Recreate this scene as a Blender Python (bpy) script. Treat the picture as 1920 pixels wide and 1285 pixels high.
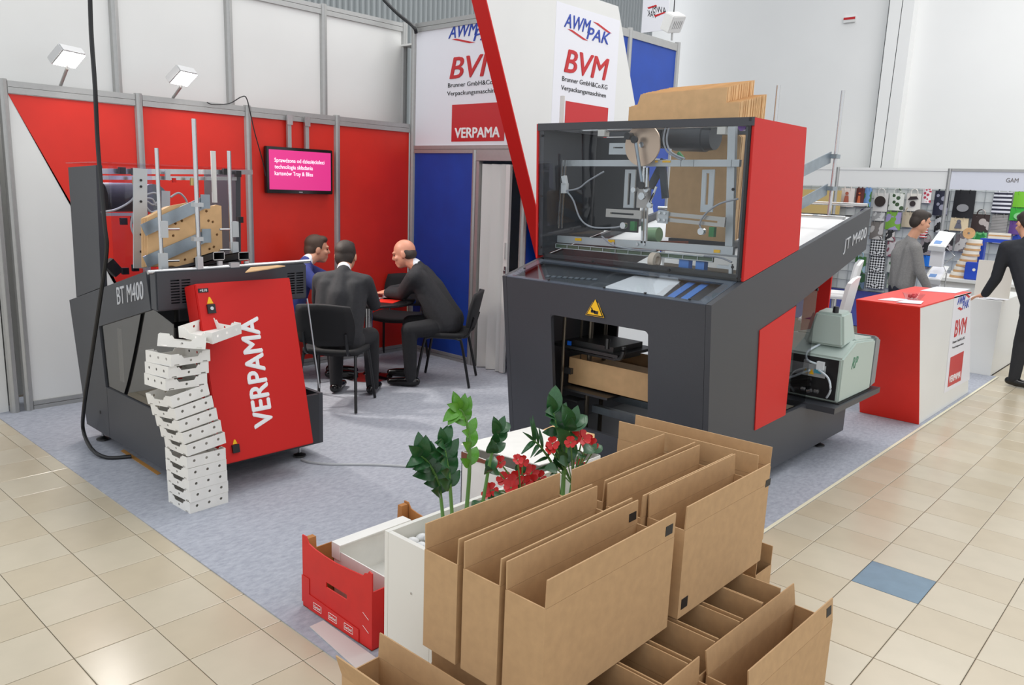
import bpy, bmesh, math, random
import numpy as np
from mathutils import Vector, Matrix
random.seed(7)
for o in list(bpy.data.objects): bpy.data.objects.remove(o)
SC = bpy.context.scene
COL = SC.collection
# ------------------------------------------------------------------ camera (solved from the floor tiles, 0.32 m pitch)
FPX = 1477.25
CAM = Vector((3.7995, -1.9233, 1.9173))
def _basis(pitch=0.19541, roll=0.03884, yaw=2.30496):
    fw = Vector((math.cos(yaw)*math.cos(pitch), math.sin(yaw)*math.cos(pitch), -math.sin(pitch)))
    rt = Vector((math.sin(yaw), -math.cos(yaw), 0)); up = rt.cross(fw)
    r = math.cos(roll)*rt + math.sin(roll)*up; u = -math.sin(roll)*rt + math.cos(roll)*up
    return r, u, fw
CR, CU, CF = _basis()
cam = bpy.data.cameras.new('camera'); camo = bpy.data.objects.new('camera', cam); COL.objects.link(camo)
cam.sensor_width = 36; cam.lens = FPX/1920*36; cam.clip_start = .05; cam.clip_end = 200
m = Matrix((CR, CU, -CF)).transposed().to_4x4(); m.translation = CAM; camo.matrix_world = m
SC.camera = camo
# ------------------------------------------------------------------ light
w = bpy.data.worlds.new('hall_light'); SC.world = w; w.use_nodes = True
bg = w.node_tree.nodes['Background']; bg.inputs[0].default_value = (.93, .96, 1, 1); bg.inputs[1].default_value = 1.08
def area(name, loc, size, energy, color=(1, 1, 1), target=None):
    l = bpy.data.lights.new(name, 'AREA'); l.shape = 'RECTANGLE'; l.size, l.size_y = size; l.energy = energy; l.color = color
    o = bpy.data.objects.new(name, l); COL.objects.link(o); o.location = loc
    d = Vector(target) - Vector(loc) if target else Vector((0, 0, -1))
    o.rotation_euler = d.to_track_quat('-Z', 'Y').to_euler(); return o
area('hall_ceiling_lamp_booth_offscreen', (-2, 4.2, 7.5), (3, 3), 150, (1, .98, .94))
area('hall_ceiling_lamp_aisle_offscreen', (3, 5.5, 7), (3, 3), 90, (1, .98, .94))
area('hall_ceiling_lamp_far_offscreen', (1.5, 12.5, 8), (4, 4), 240, (1, .98, .94))
SC.view_settings.view_transform = 'Standard'; SC.view_settings.look = 'None'
SC.view_settings.exposure = 0.10; SC.view_settings.gamma = 1; SC.view_settings.use_curve_mapping = False
# ------------------------------------------------------------------ pixel -> plane helpers (a pixel gives a direction, the plane gives the distance)
def _pl(x, y, ax, val):
    d = CR*((x-960)/FPX) - CU*((y-642.5)/FPX) + CF
    return CAM + d*((val-CAM[ax])/d[ax])
def pX(x, y, v): return _pl(x, y, 0, v)
def pY(x, y, v): return _pl(x, y, 1, v)
def pZ(x, y, v=0.): return _pl(x, y, 2, v)
def proj(p):
    q = Vector(p)-CAM; z = q.dot(CF)
    return (960+FPX*q.dot(CR)/z, 642.5-FPX*q.dot(CU)/z, z)
# ------------------------------------------------------------------ materials
MATS = {}
def mat(name, col, rough=.5, metal=0., grain=None, bump=None, spec=.5, emit=None, coat=0):
    if name in MATS: return MATS[name]
    m = bpy.data.materials.new(name); m.use_nodes = True; nt = m.node_tree; b = nt.nodes['Principled BSDF']
    b.inputs['Base Color'].default_value = (*col, 1); b.inputs['Roughness'].default_value = rough
    b.inputs['Metallic'].default_value = metal; b.inputs['Specular IOR Level'].default_value = spec
    b.inputs['Coat Weight'].default_value = coat
    if emit: b.inputs['Emission Color'].default_value = (*emit[0], 1); b.inputs['Emission Strength'].default_value = emit[1]
    tc = nt.nodes.new('ShaderNodeTexCoord')
    if grain:
        sc, amt = grain
        n = nt.nodes.new('ShaderNodeTexNoise'); n.inputs['Scale'].default_value = sc; n.inputs['Detail'].default_value = 4
        r = nt.nodes.new('ShaderNodeValToRGB'); r.color_ramp.elements[0].position = .3; r.color_ramp.elements[1].position = .7
        r.color_ramp.elements[0].color = (*[max(0, c*(1-amt)) for c in col], 1); r.color_ramp.elements[1].color = (*[min(1, c*(1+amt)) for c in col], 1)
        nt.links.new(tc.outputs['Object'], n.inputs['Vector']); nt.links.new(n.outputs['Fac'], r.inputs[0]); nt.links.new(r.outputs[0], b.inputs['Base Color'])
    if bump:
        sc, st = bump
        n = nt.nodes.new('ShaderNodeTexNoise'); n.inputs['Scale'].default_value = sc; n.inputs['Detail'].default_value = 3
        bp = nt.nodes.new('ShaderNodeBump'); bp.inputs['Strength'].default_value = st; bp.inputs['Distance'].default_value = .01
        nt.links.new(tc.outputs['Object'], n.inputs['Vector']); nt.links.new(n.outputs['Fac'], bp.inputs['Height']); nt.links.new(bp.outputs[0], b.inputs['Normal'])
    MATS[name] = m; return m
def srgb(r, g, b):
    f = lambda c: (c/255/12.92) if c/255 <= .04045 else ((c/255+.055)/1.055)**2.4
    return (f(r), f(g), f(b))
def pane_mat(name, tint=(.93, .95, .96), rough=.02, ior=1.45):
    m = bpy.data.materials.new(name); m.use_nodes = True; nt = m.node_tree; nt.nodes.clear()
    o = nt.nodes.new('ShaderNodeOutputMaterial'); t = nt.nodes.new('ShaderNodeBsdfTransparent'); g = nt.nodes.new('ShaderNodeBsdfGlossy')
    fr = nt.nodes.new('ShaderNodeFresnel'); mx = nt.nodes.new('ShaderNodeMixShader')
    t.inputs[0].default_value = (*tint, 1); g.inputs['Roughness'].default_value = rough; fr.inputs[0].default_value = ior
    ge = nt.nodes.new('ShaderNodeNewGeometry'); iv = nt.nodes.new('ShaderNodeMath'); iv.operation = 'SUBTRACT'; iv.inputs[0].default_value = 1; mu = nt.nodes.new('ShaderNodeMath'); mu.operation = 'MULTIPLY'
    nt.links.new(ge.outputs['Backfacing'], iv.inputs[1]); nt.links.new(fr.outputs[0], mu.inputs[0]); nt.links.new(iv.outputs[0], mu.inputs[1]); nt.links.new(mu.outputs[0], mx.inputs[0])   # reflection at the outer faces only
    nt.links.new(t.outputs[0], mx.inputs[1]); nt.links.new(g.outputs[0], mx.inputs[2]); nt.links.new(mx.outputs[0], o.inputs[0])
    MATS[name] = m; return m
RED = mat('red_panel', srgb(222, 42, 26), .45, grain=(3, .06))
MRED = mat('red_machine_paint', srgb(202, 34, 30), .48, bump=(900, .05), spec=.3)
DARK = mat('anthracite_powder_coat', srgb(60, 62, 67), .42, grain=(700, .25), bump=(1200, .12))
DARK2 = mat('dark_grey_metal', srgb(48, 50, 53), .45)
BLACK = mat('black_plastic', srgb(24, 24, 26), .42)
ALU = mat('aluminium_profile', srgb(176, 176, 174), .42, .55, grain=(30, .03))
STEEL = mat('bright_steel', srgb(196, 196, 196), .25, .9)
GALV = mat('galvanised_steel', srgb(150, 160, 168), .36, .75, grain=(12, .1))
PLATE = mat('silver_plate', srgb(188, 192, 194), .45, .4)
WHITE = mat('white_panel', srgb(226, 226, 223), .35, grain=(1.5, .02))
WPRINT = mat('white_print', srgb(232, 232, 238), .35)
BLUE = mat('blue_panel', srgb(14, 66, 164), .5, grain=(4, .08))
CARD = mat('brown_cardboard', srgb(188, 152, 110), .75, grain=(26, .06), bump=(60, .04))
CARDIN = mat('cardboard_inside', srgb(184, 146, 100), .8, grain=(20, .07))
CARDL = mat('pale_cardboard', srgb(214, 174, 126), .75, grain=(14, .07))
WCARD = mat('white_cardboard', srgb(232, 230, 224), .6, grain=(14, .03))
HOLE = mat('punched_hole_dark', srgb(26, 18, 14), .8)
PANE = pane_mat('clear_acrylic')
PANE2 = pane_mat('smoked_acrylic', (.62, .62, .63))
LWHITE = mat('white_lettering', srgb(240, 240, 240), .4)
LGREY = mat('grey_lettering', srgb(196, 198, 202), .4)
LBLACK = mat('black_lettering', srgb(24, 24, 26), .5)
LRED = mat('red_lettering', srgb(196, 34, 40), .4)
LBLUE = mat('blue_lettering', srgb(40, 70, 170), .4)
YEL = mat('yellow_sticker', srgb(246, 190, 20), .5)
GREEN = mat('green_plastic', srgb(40, 120, 60), .5)
SUIT = mat('charcoal_suit_cloth', srgb(44, 44, 47), .85, grain=(40, .12), bump=(300, .08))
SKIN = mat('skin', srgb(214, 158, 128), .5, grain=(9, .05))
# ------------------------------------------------------------------ mesh helpers
class MB:
    def __init__(s): s.v = []; s.f = []
    def add(s, vs, fs):
        k = len(s.v); s.v += [tuple(v) for v in vs]; s.f += [tuple(i+k for i in f) for f in fs]; return s
    def box(s, a, b, M=None):
        (x0, y0, z0), (x1, y1, z1) = a, b
        if x0 > x1: x0, x1 = x1, x0
        if y0 > y1: y0, y1 = y1, y0
        if z0 > z1: z0, z1 = z1, z0
        vs = [Vector((x, y, z)) for z in (z0, z1) for y in (y0, y1) for x in (x0, x1)]
        if M: vs = [M @ v for v in vs]
        return s.add(vs, [(0, 2, 3, 1), (4, 5, 7, 6), (0, 1, 5, 4), (2, 6, 7, 3), (0, 4, 6, 2), (1, 3, 7, 5)])
    def prism(s, pts, vec):
        vec = Vector(vec); pts = [Vector(p) for p in pts]; n = len(pts)
        nrm = Vector((0, 0, 0))
        for i in range(n): nrm += pts[i].cross(pts[(i+1) % n])
        if nrm.dot(vec) > 0: pts = pts[::-1]
        return s.add(pts+[p+vec for p in pts], [tuple(range(n)), tuple(range(2*n-1, n-1, -1))]+[(i, i+n, (i+1) % n+n, (i+1) % n) for i in range(n)])
    def slab(s, quad, t):   # quad of 4 points, thickness along its normal (towards the normal side)
        q = [Vector(p) for p in quad]; n = (q[1]-q[0]).cross(q[3]-q[0]).normalized()*t
        return s.prism(q, n)
    def tube(s, pts, r, n=8, caps=True):
        pts = [Vector(p) for p in pts]; rs = r if isinstance(r, (list, tuple)) else [r]*len(pts); k = len(s.v)
        ref = None; rings = []
        for i, p in enumerate(pts):
            d = (pts[min(i+1, len(pts)-1)]-pts[max(i-1, 0)]).normalized()
            if ref is None: ref = Vector((0, 0, 1)) if abs(d.z) < .9 else Vector((1, 0, 0))
            a = d.cross(ref).normalized(); b = d.cross(a).normalized(); ref = -b if False else ref
            rings.append([p+(a*math.cos(t)+b*math.sin(t))*rs[i] for t in [2*math.pi*j/n for j in range(n)]])
        vs = [v for rg in rings for v in rg]; fs = []
        for i in range(len(pts)-1):
            for j in range(n): fs.append((i*n+j, i*n+(j+1) % n, (i+1)*n+(j+1) % n, (i+1)*n+j))
        if caps: fs += [tuple(range(n-1, -1, -1)), tuple((len(pts)-1)*n+j for j in range(n))]
        return s.add(vs, fs)
    def lathe(s, prof, c=(0, 0, 0), n=20, M=None):
        vs = []; fs = []; c = Vector(c)
        for r, z in prof:
            for j in range(n):
                v = Vector((r*math.cos(2*math.pi*j/n), r*math.sin(2*math.pi*j/n), z)); vs.append((M @ v if M else v)+c)
        for i in range(len(prof)-1):
            for j in range(n): fs.append((i*n+j, i*n+(j+1) % n, (i+1)*n+(j+1) % n, (i+1)*n+j))
        fs += [tuple(range(n-1, -1, -1)), tuple((len(prof)-1)*n+j for j in range(n))]
        return s.add(vs, fs)
    def disc(s, c, nrm, r, t=.004, n=14):
        nrm = Vector(nrm).normalized(); M = nrm.to_track_quat('Z', 'Y').to_matrix()
        return s.lathe([(r, 0), (r, t)], c, n, M)
    def build(s, name, m, parent=None, smooth=False, bevel=0, label=None):
        me = bpy.data.meshes.new(name); me.from_pydata(s.v, [], s.f); me.update()
        bm = bmesh.new(); bm.from_mesh(me)
        if bevel:
            bmesh.ops.bevel(bm, geom=[e for e in bm.edges if len(e.link_faces) == 2 and e.calc_face_angle(0) > .5], offset=bevel, segments=2, affect='EDGES', clamp_overlap=True)
        bmesh.ops.recalc_face_normals(bm, faces=bm.faces); bm.to_mesh(me); bm.free()
        if smooth: me.shade_smooth(); 
        if smooth: me.set_sharp_from_angle(angle=.7)
        me.materials.append(m if not isinstance(m, str) else MATS[m])
        return link(name, me, parent, label)
def cut(o, cutter):
    """real holes: boolean difference of the object's mesh with the cutter (both in the object's own coordinates)"""
    a = bpy.data.objects.new('a', o.data); c = cutter.build('c', o.data.materials[0]); COL.objects.link(a)
    md = a.modifiers.new('b', 'BOOLEAN'); md.operation = 'DIFFERENCE'; md.solver = 'EXACT'; md.use_self = True; md.object = c
    dg = bpy.context.evaluated_depsgraph_get(); me = bpy.data.meshes.new_from_object(a.evaluated_get(dg))
    m0 = o.data.materials[0]; me.materials.clear(); me.materials.append(m0); nm = o.data.name
    bpy.data.objects.remove(a); bpy.data.objects.remove(c); o.data = me; me.name = nm; return o
WORLDROOT = set()
def link(name, me, parent=None, label=None):
    o = bpy.data.objects.new(name, me); COL.objects.link(o)
    if parent is not None: attach(o, parent)
    if label: o['label'] = label
    return o
def attach(o, parent):
    o.parent = parent
    if parent.name in WORLDROOT: o.matrix_parent_inverse = Matrix.Translation(-parent.location)
def tag(o, label=None, cat=None, group=None, kind=None):
    if label: o['label'] = label
    if cat: o['category'] = cat
    if group: o['group'] = group
    if kind: o['kind'] = kind
    return o
def thing(name, label, cat, loc=(0, 0, 0), rz=0, group=None, world=True):
    o = bpy.data.objects.new(name, None); COL.objects.link(o); o.location = loc; o.rotation_euler = (0, 0, rz); o.empty_display_size = .1
    if world: WORLDROOT.add(o.name)
    return tag(o, label, cat, group)
def struct(name, loc=(0, 0, 0)):
    o = bpy.data.objects.new(name, None); COL.objects.link(o); o.location = loc; o['kind'] = 'structure'; WORLDROOT.add(o.name); return o
def kids(o): return [c for c in COL.objects if c.parent == o]
def copy_tree(o, parent=None):
    c = o.copy(); COL.objects.link(c)
    if parent: c.parent = parent; c.matrix_parent_inverse = o.matrix_parent_inverse.copy()
    for ch in list(o.children): copy_tree(ch, c)
    return c
def text(body, name, m, parent, o, ux, uy, width, height, shear=0, bold=0, depth=.002, align='L', spacing=1):
    """lettering fitted into a width x height rectangle with lower-left corner o, along ux (right) and uy (up)"""
    cu = bpy.data.curves.new(name, 'FONT'); cu.body = body; cu.size = 1; cu.shear = shear; cu.extrude = .01; cu.space_character = spacing; cu.resolution_u = 3
    ob = bpy.data.objects.new(name, cu); COL.objects.link(ob)
    dg = bpy.context.evaluated_depsgraph_get(); me = bpy.data.meshes.new_from_object(ob.evaluated_get(dg)); bpy.data.objects.remove(ob); bpy.data.curves.remove(cu)
    if bold:      # heavier strokes: the same outline repeated with small shifts
        b2 = bmesh.new()
        for i_, (dx, dy) in enumerate(((-bold, 0), (bold, 0), (0, -bold*.6), (0, bold*.6), (0, 0))):
            k = len(b2.verts); b2.from_mesh(me); b2.verts.ensure_lookup_table()
            for v in b2.verts[k:]: v.co.x += dx; v.co.y += dy; v.co.z += .0025*i_ if v.co.z > 0 else 0
        b2.to_mesh(me); b2.free()
    co = np.array([v.co[:] for v in me.vertices]); lo, hi = co.min(0), co.max(0)
    ux, uy = Vector(ux).normalized(), Vector(uy).normalized(); n = ux.cross(uy).normalized(); o = Vector(o)
    sx = width/(hi[0]-lo[0]); sy = height/(hi[1]-lo[1])
    for v in me.vertices:
        c = v.co.copy(); z = depth*c.z/.01 if c.z > 0 else 0
        v.co = o+ux*((c.x-lo[0])*sx)+uy*((c.y-lo[1])*sy)+n*z
    me.materials.clear(); me.materials.append(m); me.update(); me.name = name
    return link(name, me, parent)
def smoothpts(pts, n=6):
    P = [Vector(p) for p in pts]; P = [P[0]]+P+[P[-1]]; out = []
    for i in range(1, len(P)-2):
        for k in range(n):
            t = k/n; a, b, c, d = P[i-1:i+3]
            out.append(.5*((2*b)+(c-a)*t+(2*a-5*b+4*c-d)*t*t+(3*b-a-3*c+d)*t**3))
    return out+[P[-2]]
X3, Y3, Z3 = Vector((1, 0, 0)), Vector((0, 1, 0)), Vector((0, 0, 1))
# ================================================================== FLOOR
T = .32
floor = struct('floor')
GROUT = mat('tile_grout', srgb(84, 74, 62), .8)
TILE = mat('beige_ceramic_tile', srgb(190, 177, 153), .24, grain=(5, .035))
TILE2 = mat('beige_ceramic_tile_pale', srgb(194, 183, 161), .24, grain=(5, .035))
TBLUE = mat('blue_grey_tile', srgb(108, 132, 150), .16, grain=(9, .08))
MB().box((-9, -6, -.05), (9, 20, -.004)).build('floor_base', GROUT, floor)
def tile_mesh(nm, m):
    h = T/2-.0016; b = .003; mb = MB()
    vs = [(-h, -h, -.004), (h, -h, -.004), (h, h, -.004), (-h, h, -.004), (-h, -h, -.0012), (h, -h, -.0012), (h, h, -.0012), (-h, h, -.0012), (-h+b, -h+b, 0), (h-b, -h+b, 0), (h-b, h-b, 0), (-h+b, h-b, 0)]
    fs = [(8, 9, 10, 11)]+[(i, (i+1) % 4, 4+(i+1) % 4, 4+i) for i in range(4)]+[(4+i, 4+(i+1) % 4, 8+(i+1) % 4, 8+i) for i in range(4)]
    me = bpy.data.meshes.new(nm); me.from_pydata(vs, [], fs); me.materials.append(m); return me
tm = [tile_mesh('floor_tile', TILE), tile_mesh('floor_tile', TILE2)]; tb = tile_mesh('floor_tile', TBLUE)
cand = []
for i in range(-28, 28):
    for j in range(-18, 60):
        for reg in (0, 1):
            ox, oy = (0, 0) if reg == 0 else (.179*T, .421*T)
            x, y = (i+.5)*T+ox, (j+.5)*T+oy
            if reg == 0 and not (y < -.12): continue
            if reg == 1 and not (x > 1.95 and y > -.28): continue
            if reg == 1 and y < .2 and x < 2.0: continue
            px, py, z = proj((x, y, 0))
            if z < .3: continue
            vis = -120 < px < 2040 and 250 < py < 1400
            area_ = (FPX*T/z)**2*abs(1.9/max(z, .5))
            cand.append((vis, area_, x, y, reg, i, j))
cand.sort(key=lambda c: (not c[0], -c[1]))
rest = MB(); nt_ = 0
for vis, a, x, y, reg, i, j in cand:
    isblue = reg == 1 and (i, j) == (8, 6)
    if nt_ < 300 and vis:
        o = link('floor_tile', tb if isblue else tm[(i*7+j*3) % 2], floor); o.location = (x, y, 0); nt_ += 1
    else:
        h = T/2-.0016; rest.add([(x-h, y-h, 0), (x+h, y-h, 0), (x+h, y+h, 0), (x-h, y+h, 0)], [(0, 1, 2, 3)])
tag(rest.build('distant_floor_tiles', TILE, floor), kind='stuff')
# carpet
CARPET = bpy.data.materials.new('grey_blue_needle_carpet'); CARPET.use_nodes = True
nt = CARPET.node_tree; b = nt.nodes['Principled BSDF']; b.inputs['Roughness'].default_value = .95; b.inputs['Specular IOR Level'].default_value = .15
tc = nt.nodes.new('ShaderNodeTexCoord'); n1 = nt.nodes.new('ShaderNodeTexNoise'); n1.inputs['Scale'].default_value = 45; n1.inputs['Detail'].default_value = 6; n1.inputs['Roughness'].default_value = .7
mp = nt.nodes.new('ShaderNodeMapping'); mp.inputs['Scale'].default_value = (1, .5, 1); mp.inputs['Rotation'].default_value = (0, 0, .5)
r = nt.nodes.new('ShaderNodeValToRGB'); r.color_ramp.elements[0].position = .32; r.color_ramp.elements[1].position = .68
r.color_ramp.elements[0].color = (*srgb(152, 155, 165), 1); r.color_ramp.elements[1].color = (*srgb(178, 181, 189), 1)
nt.links.new(tc.outputs['Object'], mp.inputs[0]); nt.links.new(mp.outputs[0], n1.inputs['Vector']); nt.links.new(n1.outputs['Fac'], r.inputs[0]); nt.links.new(r.outputs[0], b.inputs['Base Color'])
cp = MB().prism([(-3.6, -.225, .0005), (2.05, -.225, .0005), (2.05, 8.3, .0005), (-3.6, 8.3, .0005)], (0, 0, .005)).build('carpet', CARPET)
tag(cp, 'mottled grey-blue needle-felt carpet covering the booth floor', 'carpet')
te = MB().box((2.03, -.2, .0062), (2.052, 8.3, .0070)).build('carpet_tape', mat('carpet_tape_cream', srgb(225, 218, 190), .5)); tag(te, 'narrow cream tape along the edge of the carpet beside the aisle', 'tape')
# ================================================================== HALL SHELL
HALL = mat('hall_wall_paint', srgb(238, 238, 236), .8, grain=(.6, .02))
hw = struct('wall_hall_far'); MB().box((-14, 17.2, 0), (14, 17.4, 11)).build('hall_wall_panel', HALL, hw)
MB().box((-2.55, 16.9, 0), (-2.05, 17.2, 11)).build('column', HALL, hw)
hl = struct('wall_hall_left'); CORR = mat('corrugated_hall_cladding', srgb(158, 163, 164), .5, .2)
mb = MB(); pts = []
for i in range(150):
    y = -2+i*.12; pts += [(-8.0, y), (-7.95, y+.03), (-7.95, y+.06), (-8.0, y+.09)]
vs = [(x, y, z) for z in (0, 11) for x, y in pts]; n = len(pts)
mb.add(vs, [(i, i+1, n+i+1, n+i) for i in range(n-1)]); mb.build('corrugated_sheet', CORR, hl)
# ================================================================== BOOTH WALL (left) : aluminium system wall, X = -3.15
def octpost(mb, x, y, z0, z1, r=.03):
    mb.lathe([(r, z0), (r, z1)], (x, y, 0), 8)
XW = -3.15
wl = struct('wall_left', (XW, 2, 0)); PY = [.01+.99*i for i in range(5)]
for y in PY[:-1]+[-.09]:
    mb = MB(); octpost(mb, XW, y, 0, 2.56, .034); mb.box((XW-.01, y-.006, 0), (XW+.036, y-.002, 2.56)); mb.build('wall_post', ALU, wl)
for i in range(4):
    a, b_ = PY[i]+.03, PY[i+1]-.03
    for z0, z1 in ((2.46, 2.55), (.005, .075)):
        mb = MB(); mb.box((XW-.02, a, z0), (XW+.018, b_, (z0+z1)/2-.002)); mb.box((XW-.02, a, (z0+z1)/2+.002), (XW+.018, b_, z1)); mb.build('wall_beam', ALU, wl)
    MB().box((XW-.008, a, .075), (XW, b_, 2.46)).build('wall_panel', WHITE if i == 0 else RED, wl, label='white wall panel' if i == 0 else 'red wall panel')
# red vinyl on the first panel: diagonal edge
d = (1.635-2.46)/(.414-.02)
def ydiag(z): return .045+(z-2.45)/d
MB().prism([(XW+.0005, ydiag(2.455), 2.455), (XW+.0005, .965, 2.455), (XW+.0005, .965, .45), (XW+.0005, ydiag(.45), .45)], (.0015, 0, 0)).build('red_vinyl', RED, wl)
MB().box((XW-.06, -1.2, 0), (XW-.05, -.12, 2.5)).build('wall_panel', WHITE, wl)
# tall white neighbour wall behind it
XB = -3.42
wb = struct('wall_back_tall', (XB, 2, 0))
PB = [pX(a, 120, XB)[1] for a in (218, 430, 606, 757)]; PB = [PB[0]-1.03*k for k in (2, 1)]+PB
for y in PB:
    mb = MB(); octpost(mb, XB, y, 0, 3.66, .04); mb.box((XB, y-.005, 0), (XB+.041, y+.001, 3.66)); mb.build('wall_post', ALU, wb)
for i in range(len(PB)-1):
    a, b_ = PB[i]+.03, PB[i+1]-.03
    MB().box((XB-.008, a, .07), (XB, b_, 3.56)).build('wall_panel', WHITE, wb)
    mb = MB(); mb.box((XB-.02, a, 3.56), (XB+.02, b_, 3.606)); mb.box((XB-.02, a, 3.61), (XB+.02, b_, 3.65)); mb.build('wall_beam', ALU, wb)
# ================================================================== STORE CABIN : front wall Y = 3.98
YF = 3.98; ZT = 3.60
wf = struct('wall_cabin_front', (-2.2, YF, 0))
for x, zt in ((-3.12, ZT), (-2.13, 2.27), (-1.44, ZT)):
    mb = MB(); octpost(mb, x, YF, 0, zt, .036); mb.box((x-.003, YF-.038, 0), (x+.003, YF, zt)); mb.build('wall_post', ALU, wf)
for x0, x1, z0, z1 in ((-3.09, -1.475, 2.24, 2.32), (-3.09, -1.475, 3.51, 3.60), (-3.09, -2.165, .005, .075)):
    mb = MB(); zm = (z0+z1)/2; mb.box((x0, YF-.02, z0), (x1, YF+.02, zm-.002)); mb.box((x0, YF-.02, zm+.002), (x1, YF+.02, z1)); mb.build('wall_beam', ALU, wf)
MB().box((-3.09, YF-.004, .075), (-2.165, YF+.004, 2.24)).build('wall_panel', BLUE, wf, label='blue wall panel')
MB().box((-3.09, YF-.004, 2.32), (-1.475, YF+.004, 3.51)).build('wall_panel', WPRINT, wf, label='white sign panel above the door')
MB().box((-2.1, YF-.03, 2.165), (-1.475, YF+.03, 2.24)).build('door_head', ALU, wf)
# cabin side wall X = -1.33 and inside
ws = struct('wall_cabin_side', (-1.44, 5, 0))
for y in (5.6, 6.6):
    mb = MB(); octpost(mb, -1.44, y, 0, 3.66, .036); mb.build('wall_post', ALU, ws)
for a, b_ in ((4.02, 5.57), (5.63, 6.57)):
    for z0, z1 in ((3.56, 3.64), (2.24, 2.31), (.005, .075)):
        MB().box((-1.46, a, z0), (-1.42, b_, z1)).build('wall_beam', ALU, ws)
    MB().box((-1.445, a, .075), (-1.435, b_, 2.24)).build('wall_panel', BLUE, ws, label='blue wall panel'); MB().box((-1.445, a, 2.31), (-1.435, b_, 3.56)).build('wall_panel', BLUE, ws, label='blue wall panel')
wi = struct('wall_cabin_inside', (-2.2, 6.6, 0)); MB().box((-3.38, 6.58, .0065), (-1.48, 6.62, 3.4)).build('back_panel', WHITE, wi)
MB().box((-3.4, 4.02, 3.4), (-1.48, 6.58, 3.42)).build('cabin_lid', WHITE, wi)
MB().box((-3.38, 4.2, .0065), (-3.36, 6.58, 3.4)).build('back_panel', WHITE, wi)
# accordion door
dr = struct('door_1', (-1.9, YF, 0)); DW = mat('white_pvc_door', srgb(222, 220, 216), .5)
mb = MB().box((-2.09, YF-.03, 0.006), (-2.05, YF+.03, 2.16)); mb.build('door_frame', ALU, dr)
xs = [-2.05+.068*i for i in range(7)]
for i in range(6):
    y0, y1 = (YF-.045, YF+.03) if i % 2 else (YF+.03, YF-.045)
    MB().prism([(xs[i], y0-.006, .012), (xs[i+1], y1-.006, .012), (xs[i+1], y1+.006, .012), (xs[i], y0+.006, .012)], (0, 0, 2.12)).build('door_slat', DW, dr)
MB().box((-1.655, YF-.045, .012), (-1.6, YF-.01, 2.13)).build('door_leading_edge', DW, dr)
h = MB(); h.box((-1.625, YF-.06, 1.05), (-1.607, YF-.046, 1.12)); h.tube([(-1.616, YF-.06, 1.08), (-1.616, YF-.075, 1.08), (-1.616, YF-.075, 1.0)], .004); h.build('door_lock', STEEL, dr)
MB().box((-1.635, YF-.07, 1.2), (-1.617, YF-.046, 1.36)).build('door_handle', DW, dr)
# ================================================================== SIGN PRINTS
def logo(parent, o, ux, W, square=True, zoff=0, sq=(.0, .70), lines=True):
    """print column: o = lower-left of the column at the red square's top-left; ux direction; heights measured on the panels"""
    ux = Vector(ux).normalized(); n = ux.cross(Z3); e = n*.0015
    P = lambda u, z: Vector(o)+ux*u+Z3*z+e
    # o.z is the top of the red square
    MB().slab([P(*q) for q in ((sq[0], -.375), (sq[1], -.375), (sq[1], 0), (sq[0], 0))], .0012).build('red_print_square', LRED, parent)
    text('VERPAMA', 'lettering', LWHITE, parent, P(sq[0]+.05, -.34)+e, ux, Z3, (sq[1]-sq[0])*.86, .105, bold=.035)
    text('BVM', 'lettering', LRED, parent, P(sq[0]-.05, .26), ux, Z3, W*.98, .215, shear=.22, bold=.02)
    text('Brunner GmbH&Co.KG', 'lettering', LBLACK, parent, P(sq[0]-.07, .178), ux, Z3, W, .044)
    text('Verpackungsmaschinen', 'lettering', LBLACK, parent, P(sq[0]-.08, .082), ux, Z3, W*.99, .056)
    text('AWM', 'lettering', LBLUE, parent, P(sq[0]-.08, .665), ux, Z3, W*.56, .125, shear=.3, bold=.012)
    text('PAK', 'lettering', LBLUE, parent, P(sq[0]+.27*W/.73, .61), ux, Z3, W*.53, .115, shear=.3, bold=.012)
    for a in ([(-.03, .655), (.05, .655), (.30*W/.73, .595), (.22*W/.73, .595)], [(.36*W/.73, .785), (.44*W/.73, .785), (.68*W/.73, .725), (.60*W/.73, .725)]):
        MB().slab([P(sq[0]+u, z) for u, z in a][::-1], .0012).build('red_slash', LRED, parent)
logo(wf, (-2.5, YF-.004, 2.734), (1, 0, 0), .78, sq=(0, .765))
# ================================================================== SLANTED TOWER
tw = thing('slanted_tower', 'tall leaning white sign tower with a red edge beside the cabin door', 'sign', (-1.24, 5.5, 0))
TO = .003
def tY(z, right): return (4.66-.4435*z) if not right else (6.72-.4515*z)
MB().prism([(-1.36, tY(.0075, 0), .0075), (-1.36, tY(.0075, 1), .0075), (-1.36, tY(3.75, 1), 3.75), (-1.36, tY(3.75, 0), 3.75)], (.16, 0, 0)).build('white_board', WHITE, tw)
e = Vector((0, -1, -.4435)).normalized()*.012
MB().prism([(-1.362, tY(.02, 0), .02), (-1.198, tY(.02, 0), .02), (-1.198, tY(3.75, 0), 3.75), (-1.362, tY(3.75, 0), 3.75)], e).build('red_edge', MRED, tw)
MB().box((-1.2, 4.05, 2.2), (-1.1985, 5.07, 3.62)).build('white_print_sheet', WPRINT, tw)
logo(tw, (-1.1985, 4.253, 2.75), (0, 1, 0), .735, sq=(0, .702))
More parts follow.
